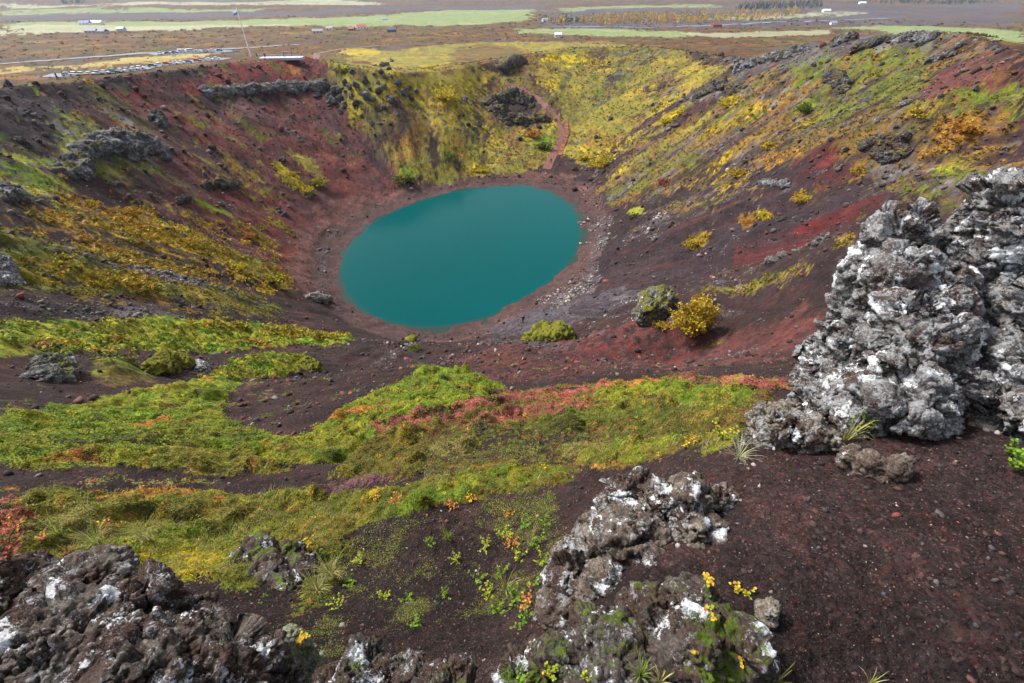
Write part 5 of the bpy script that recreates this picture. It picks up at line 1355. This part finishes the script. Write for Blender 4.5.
# ------------------------------------------------------------------ shrubs on the crater walls and near slope
M_TWIG = plain_mat('twigs', (.09, .055, .04), .9)
def shrub(u, v, r, colours, label, tall=.9, n=420, name='shrub', leaf=.11):
    """u, v: foot of the shrub; r: half width in picture widths"""
    c, t = put(u, v); R = r * t / FPX
    o = empty(name, c, label, 'shrub')
    m = int(n * 7); tall = tall * .9
    C = rand_dirs(m) * (rng.random(m) ** .45)[:, None]; C[:, 2] = np.abs(C[:, 2])
    off = rng.uniform(0, 50, 3)
    f = fbm3(C * 2.1 + off, 4, 5, .6); edge = np.linalg.norm(C, axis=1)
    C = C[(f - .55 * edge ** 3 + .22) > .10][:int(n * 2.2)] * np.array([1.15, 1.0, tall])
    C[:, :2] += C[:, 2:3] * rng.normal(0, .18, 2); C = C * R * (1 + .25 * fbm3(C * 3 + off, 2, 6))[:, None]; C[:, 2] += .02 * R
    n = len(C); lob = C[rng.integers(0, n, 14)]; lr = np.full(14, .0)
    a_, b_ = leaf_axes(n, R * leaf * .66 * rng.uniform(.5, 1.3, n), .2)
    V, F = quads(C, a_, b_ * 1.4)
    col = np.array(colours)[rng.integers(0, len(colours), n)] * rng.uniform(.55, 1.35, (n, 1))
    me = make_mesh('foliage', V, F, False); set_col(me, np.repeat(col, 4, 0)); link('foliage', me, M_LEAF, o)
    bm = bmesh.new()
    for q, l in zip(lob, lr): tube(bm, (0, 0, -.1 * R), (q[0], q[1], q[2] + l * .6), R * .035, R * .01, 5)
    bm_obj('stem', bm, M_TWIG, o)
    return o
GO = [(.42, .27, .02), (.36, .20, .02), (.46, .33, .02), (.24, .20, .03)]; YE = [(.52, .38, .015), (.44, .32, .015), (.34, .28, .02)]
OR = [(.40, .17, .02), (.34, .13, .025), (.42, .24, .02)]; GR = [(.10, .135, .018), (.07, .095, .014), (.16, .165, .02)]; RU = [(.36, .11, .05), (.28, .09, .04)]
shrub(692, 322, 29, GO, 'large golden bush growing against the mossy-capped boulder', 1.55, 2800, 'golden_bush', .065)
shrub(664, 326, 10, GO, 'low golden sprig at the foot of the mossy-capped boulder', .6, 300)
shrub(548, 331, 10, OR[:1] + GO, 'orange yellow shrub on top of the mossy mound above the beach', .7, 420)
shrub(747, 225, 9, OR, 'orange shrub beside a yellow one on the dark wall', .8)
shrub(764, 219, 9, YE, 'yellow shrub beside the orange one on the dark wall', .8)
shrub(802, 201, 9, GO, 'golden shrub directly below the thin grey rock band', .7)
shrub(695, 248, 13, GO, 'broad ochre shrub low on the dark wall above the scree', .8, 520)
shrub(601, 165, 13, YE, 'bright yellow shrub by the path at the end of the lake', .8, 520)
shrub(583, 160, 8, YE, 'small yellow shrub next to the bright one near the path', .7)
shrub(635, 217, 8, GR, 'single green shrub close to the scree by the lake', .6)
shrub(806, 112, 12, GR, 'green shrub among ochre scrub high on the wall', .8, 480)
shrub(728, 107, 11, YE, 'yellow shrub under the dark jutting crag', .8, 480)
shrub(666, 124, 10, YE, 'bright yellow shrub on the ridge that dips to the valley', .6, 420)
shrub(681, 113, 8, YE, 'yellow shrub higher on the ridge that dips to the valley', .6)
shrub(968, 130, 14, OR, 'wide orange shrub in the mossy scrub above the grey boulders', .7, 520)
shrub(922, 116, 12, GO, 'ochre shrub at the top of the dark gully', .7, 480)
shrub(858, 172, 9, GO, 'golden shrub at the edge of the broken black crag', .7)
shrub(740, 176, 11, GO, 'golden scrub bush left of the thin grey rock band', .6, 420)
shrub(770, 148, 12, GO, 'dull gold bush on the middle of the scrub wall', .6, 420)
shrub(664, 183, 9, RU, 'rust-red shrub on the dark cinder stripe', .6)
shrub(248, 238, 8, RU + OR, 'rust-orange shrub on the red wall by the beach', .7)
shrub(262, 228, 7, GR + GO, 'yellow green shrub next to the rust-orange one', .6)
shrub(305, 190, 9, YE, 'yellow shrub in the lower of two slanting yellow strips', .5)
shrub(318, 183, 10, GR + YE, 'green yellow shrub ending the upper slanting strip', .6)
shrub(292, 174, 7, YE, 'small yellow shrub at the top of the lower slanting strip', .5)
shrub(270, 284, 14, YE + GR, 'big yellow green bush at the low end of the golden scrub band', .6, 560)
shrub(236, 268, 12, YE, 'yellow bush midway along the golden scrub band', .6, 480)
shrub(190, 245, 13, GO, 'golden bush in the broad middle of the scrub band', .6, 520)
shrub(130, 215, 12, GO + OR, 'orange gold bush near the upper end of the scrub band', .6, 480)
shrub(92, 204, 8, YE, 'small bright yellow bush in the orange scrub on the left wall', .6)
shrub(60, 262, 14, GR + GO, 'olive bush in the lower olive scrub band', .5, 520)
shrub(140, 288, 13, GO + GR, 'ochre olive bush further down the olive scrub band', .5, 480)
shrub(414, 350, 9, GR, 'small green shrub draped over the mossy knob', .8)
shrub(406, 181, 11, GR, 'green shrub at the foot of the yellow meadow by the lake', .7, 420)
shrub(545, 148, 10, GR, 'lush green shrub beside the footpath', .7, 420)
shrub(533, 136, 9, OR, 'orange shrub just above the lush green one by the path', .6)
shrub(449, 158, 8, GR, 'blue-green shrub in the middle of the yellow slope', .7)
shrub(481, 172, 10, YE, 'yellow shrub low on the yellow slope near the water', .5)
shrub(341, 72, 10, GR, 'lime green shrub on the rim beside the lava spur', .6)
shrub(445, 98, 12, YE, 'wide yellow shrub at the lip of the yellow slope', .5, 420)

# ------------------------------------------------------------------ plants within arm's reach
bpy.context.view_layer.update()
_dg = bpy.context.evaluated_depsgraph_get()
def hit(u, v):
    ok, loc, nrm, *_ = scn.ray_cast(_dg, Vector((0, 0, EYE)), Vector(ray(float(u), float(v))).normalized(), distance=60)
    return loc, nrm
def leaves(name, C, ax, nr, L, W, col, parent):
    n = len(C); ax = ax / np.linalg.norm(ax, axis=1)[:, None]; sd_ = np.cross(ax, nr); sd_ /= np.linalg.norm(sd_, axis=1)[:, None] + 1e-9; up = np.cross(sd_, ax)
    L = L[:, None]; W = W[:, None]
    V = np.stack([C, C + ax * L * .3 + sd_ * W * .85 + up * W * .25, C + ax * L * .7 + sd_ * W * .8 + up * W * .22, C + ax * L - up * W * .25, C + ax * L * .7 - sd_ * W * .8 + up * W * .22, C + ax * L * .3 - sd_ * W * .85 + up * W * .25], 1).reshape(-1, 3)
    k = np.arange(n)[:, None] * 6
    F = np.concatenate([k + np.array([[0, 1, 2, 3]]), k + np.array([[0, 3, 4, 5]])])
    me = make_mesh(name, V, F, False); set_col(me, np.repeat(col, 6, 0)); return link(name, me, M_LEAF, parent)
M_STEM = plain_mat('red_brown_stem', (.16, .06, .035), .7); M_GSTEM = plain_mat('green_stem', (.12, .14, .03), .7)
def plant(u, v, label, name, ns, h, spread, nleaf, L, colours, cat='plant', stem=None, round_=.45, rise=.6):
    p, nrm = hit(u, v)
    if p is None: return
    o = empty(name, p, label, cat); bm = bmesh.new(); C, A = [], []
    for k in range(ns):
        an = rng.uniform(0, 6.283); sp = spread * rng.uniform(.3, 1.1); hh = h * rng.uniform(.5, 1.1)
        pts = [Vector((math.cos(an) * sp * f, math.sin(an) * sp * f, hh * f ** .75 - .006)) + Vector(rng.normal(0, .003, 3)) for f in (0, .35, .7, 1)]
        for a, b in zip(pts[:-1], pts[1:]): tube(bm, a, b, h * .018 + .0006, h * .012 + .0005, 5)
        for q in range(nleaf):
            f = .3 + .7 * (q + rng.random()) / nleaf; j = min(int(f * 3), 2); w = f * 3 - j
            C.append(pts[j] * (1 - w) + pts[j + 1] * w); t = rng.uniform(0, 6.283); A.append((math.cos(t), math.sin(t), rng.uniform(-.1, 1) * rise))
    bm_obj('stem', bm, stem or M_STEM, o)
    C = np.array([tuple(c) for c in C]); A = np.array(A); n = len(C)
    nr = rng.normal(0, .3, (n, 3)) + np.array([0, 0, 1.0])
    l = L * rng.uniform(.6, 1.25, n)
    leaves('leaves', C, A, nr, l, l * round_, np.array(colours)[rng.integers(0, len(colours), n)] * rng.uniform(.75, 1.25, (n, 1)), o)
    return o
WY = [(.62, .36, .02), (.60, .24, .02), (.52, .42, .03), (.35, .36, .03)]; WO = [(.58, .20, .03), (.50, .28, .03), (.20, .22, .03)]
GL = [(.13, .24, .02), (.19, .28, .025), (.09, .17, .015)]; GY2 = [(.30, .34, .03), (.20, .27, .02), (.40, .36, .03)]; PK = [(.48, .12, .06), (.42, .18, .05), (.5, .3, .04)]
plant(707, 584, 'dwarf willow with orange yellow leaves topmost on the rock ledge', 'dwarf_willow', 5, .028, .030, 6, .013, WY)
plant(742, 594, 'broad dwarf willow with green and orange leaves beside the small pale stone', 'dwarf_willow', 8, .026, .050, 6, .012, WY + GY2)
plant(709, 616, 'dwarf willow sprig with golden leaves in the middle of the rock ledge', 'dwarf_willow', 3, .026, .026, 6, .012, WY)
plant(742, 660, 'lowest dwarf willow sprig, yellow green leaves with a fallen orange one', 'dwarf_willow', 3, .024, .022, 6, .011, WY + GY2)
plant(696, 650, 'tiny orange-leaved willow seedling on the dark rock ledge', 'dwarf_willow', 2, .02, .02, 5, .010, WO)
plant(550, 676, 'yellow green leafy shoots at the very bottom edge of the ledge', 'leafy_herb', 9, .055, .030, 9, .009, GY2, 'plant', M_GSTEM)
plant(590, 682, 'second clump of yellow green shoots beside the bottom edge shoots', 'leafy_herb', 7, .045, .028, 9, .009, GY2, 'plant', M_GSTEM)
plant(520, 684, 'green moss shoots in the corner of ledge and dark rock', 'leafy_herb', 8, .04, .03, 8, .009, GL, 'plant', M_GSTEM)
plant(1016, 470, 'lush green leafy herb below the boulder at the picture edge', 'leafy_herb', 9, .11, .07, 9, .024, GL, 'plant', M_GSTEM)
plant(1008, 455, 'smaller green herb behind the lush one under the edge boulder', 'leafy_herb', 6, .09, .05, 9, .02, GL, 'plant', M_GSTEM)
plant(858, 432, 'green herb growing in the crack under the tall boulder', 'leafy_herb', 8, .09, .06, 8, .015, GL, 'plant', M_GSTEM)
plant(868, 420, 'dark green fern-like herb in the shade of the tall boulder', 'leafy_herb', 7, .07, .06, 7, .018, [(.06, .12, .015), (.09, .14, .02)], 'plant', M_GSTEM)
plant(722, 440, 'yellow green herb next to the pale grass tuft', 'leafy_herb', 10, .13, .10, 9, .018, GY2, 'plant', M_GSTEM)
plant(690, 444, 'yellow-leaved willow trailing at the cinder edge behind the outcrop', 'dwarf_willow', 8, .07, .12, 8, .018, WY)
for k, (u, v, h, c, lab) in enumerate([
    (505, 535, .16, GY2, 'tall pale green herb near the top of the soil hollow'), (525, 525, .15, GL, 'green herb against the left flank of the brown outcrop'),
    (540, 545, .16, GL, 'green herb hugging the outcrop halfway down'), (520, 560, .18, GY2, 'yellow green herb in the middle of the hollow plants'),
    (500, 575, .15, GL, 'green herb at the soil side of the hollow plants'), (535, 585, .15, GL, 'green herb beside the lower outcrop edge'),
    (515, 600, .16, GL, 'bright green herb among dry stalks in the hollow'), (498, 612, .13, GL, 'low green herb spreading on dark soil'),
    (525, 622, .13, GL, 'green herb squeezed between outcrop and ledge'), (510, 515, .13, WO, 'orange tinged herb at the top of the hollow plants'),
    (408, 600, .10, GL, 'lone green seedling in bare soil, upper of a pair'), (418, 625, .10, GL, 'lone green seedling in bare soil, lower of a pair'),
    (447, 596, .08, GL, 'little green seedling in the middle of the bare hollow'), (455, 560, .10, GY2, 'yellow green seedling beside a dry twig'),
    (385, 598, .09, GY2, 'small yellow seedling on the left of the bare hollow'), (340, 608, .12, GY2, 'yellowish herb by the dry grass above the dark rock'),
    (486, 548, .14, GY2, 'yellow green herb on the soil side near the hollow top'), (478, 580, .14, GL, 'green herb standing off from the hollow plants'), (545, 565, .14, GY2, 'yellowish herb pressed to the outcrop edge'), (512, 545, .15, PK, 'reddish bilberry sprig among the hollow plants'), (490, 595, .13, GY2, 'pale herb low in the hollow plants'), (530, 605, .13, PK, 'reddish sprig low against the outcrop'), (545, 525, .15, GL, 'green herb at the upper outcrop corner'), (430, 545, .10, GL, 'small green sprig at the rim of the bare hollow'), (360, 560, .13, GY2, 'yellow green herb next to the straw tufts'), (350, 585, .13, GL, 'green herb below the straw tufts'),
    (300, 640, .09, WY, 'yellow-leaved sprig beside the green-grey stone'), (308, 545, .14, WY, 'orange-leaved willow on the round dark rock'),
    (372, 500, .16, WY, 'yellow-leaved willow sprig above the bright green strip'), (395, 502, .16, PK, 'pink orange bilberry sprig in the bright green strip'),
    (452, 508, .14, PK, 'coral bilberry sprig at the edge of the dark hollow'), (470, 500, .13, WY, 'yellow sprig over the dark hollow edge'),
    (20, 530, .20, PK, 'red bilberry bush at the left edge of the moss bank'), (45, 540, .16, PK, 'pink red bilberry tuft next to the edge bush'),
    (8, 560, .16, [(.2, .05, .04), (.3, .08, .05)], 'dark red bilberry tuft above the wide brown outcrop')]):
    plant(u, v, lab, 'bilberry' if c is PK else ('dwarf_willow' if c in (WY, WO) else 'leafy_herb'), 10, h * .6, h * .6, 8, h * .08 + .005, c, 'plant', M_GSTEM if c in (GL, GY2) else M_STEM)
def tuft(u, v, n, h, colours, label, lean=.6):
    p, nrm = hit(u, v)
    if p is None: return
    t = rng.uniform(0, 6.283, n); hh = h * rng.uniform(.45, 1.1, n); L = hh * lean * rng.uniform(.1, 1.3, n); w = .0011 + .004 * h
    d = np.stack([np.cos(t), np.sin(t), 0 * t], 1); s_ = np.stack([-np.sin(t), np.cos(t), 0 * t], 1) * w
    b = d * h * .06 - np.array([0, 0, .004]); Z = np.array([0, 0, 1.0])
    m1 = b + d * (L * .25)[:, None] + Z * (hh * .5)[:, None]; m2 = b + d * (L * .65)[:, None] + Z * (hh * .85)[:, None]; e = b + d * L[:, None] + Z * (hh * .92)[:, None]
    V = np.stack([b - s_, b + s_, m1 - s_ * .9, m1 + s_ * .9, m2 - s_ * .6, m2 + s_ * .6, e - s_ * .1, e + s_ * .1], 1).reshape(-1, 3)
    k = np.arange(n)[:, None] * 8; F = np.concatenate([k + np.array([[a, a + 1, a + 3, a + 2]]) for a in (0, 2, 4)])
    c = np.array(colours)[rng.integers(0, len(colours), n)] * rng.uniform(.7, 1.3, (n, 1))
    me = make_mesh('grass_tuft', V, F); set_col(me, np.repeat(c, 8, 0))
    o = link('grass_tuft', me, M_GRASS, None, None, label, 'grass tuft'); o.location = p
    return o
SW = [(.44, .42, .20), (.38, .33, .13), (.26, .27, .07)]; SGN = [(.22, .28, .05), (.30, .32, .08), (.14, .20, .03)]
tuft(738, 458, 70, .10, [(.42, .44, .26), (.34, .38, .16), (.50, .48, .32)], 'pale silvery grass tuft at the cinder edge', 1.3)
tuft(332, 575, 120, .22, SW, 'tall straw grass tuft beside the round dark rock', .7)
tuft(318, 592, 80, .18, SW, 'shorter straw grass tuft below the tall one', .8)
tuft(448, 540, 50, .20, SGN, 'thin green grass tuft at the top of the bare hollow', .5)
tuft(640, 676, 40, .07, SGN, 'green grass tuft in the middle of the rock ledge', .8)
tuft(660, 682, 30, .06, SW, 'short straw tuft at the bottom edge of the ledge', .8)
tuft(775, 683, 40, .07, SW, 'straw grass tuft at the bottom edge of the cinder slope', .8)
tuft(870, 684, 25, .05, SW, 'sparse straw tuft on dark cinder at the bottom edge', .8)
tuft(845, 440, 30, .22, SW, 'long thin dry grass stalks before the tall boulder', .7)
tuft(100, 545, 90, .26, SGN + SW, 'yellow green grass tuft in the moss bank above the wide outcrop', .7)
tuft(150, 540, 80, .24, SW, 'straw coloured tuft along the same moss bank', .7)
tuft(60, 535, 80, .24, SGN + SW, 'dense grass tuft near the red bilberry bushes', .7)
tuft(230, 540, 60, .22, SGN, 'green grass tuft at the drop above the round dark rock', .7)
tuft(505, 590, 40, .20, SW, 'dry stalks standing among the hollow plants', .6)
tuft(530, 545, 40, .22, SW, 'dry pale stalks against the brown outcrop', .6)
tuft(735, 400, 50, .20, SGN, 'green tuft where the red heath meets the pale rock', .7)

# ------------------------------------------------------------------ the air over the plain
zb = float(GZ.min()) - 1.5; zt = float(max(GZ.max(), 60)) + 6
bm = bmesh.new(); box(bm, (0, 0, (zb + zt) / 2), (19000, 19000, zt - zb))
hm = bpy.data.materials.new('haze'); hm.use_nodes = True; ht = hm.node_tree; ht.nodes.remove(ht.nodes['Principled BSDF'])
pv = ht.nodes.new('ShaderNodeVolumePrincipled'); pv.inputs['Color'].default_value = (.62, .78, 1, 1); pv.inputs['Density'].default_value = .00006; pv.inputs['Anisotropy'].default_value = .2
ht.links.new(pv.outputs[0], ht.nodes['Material Output'].inputs['Volume'])
bm_obj('haze', bm, hm, kind='stuff')
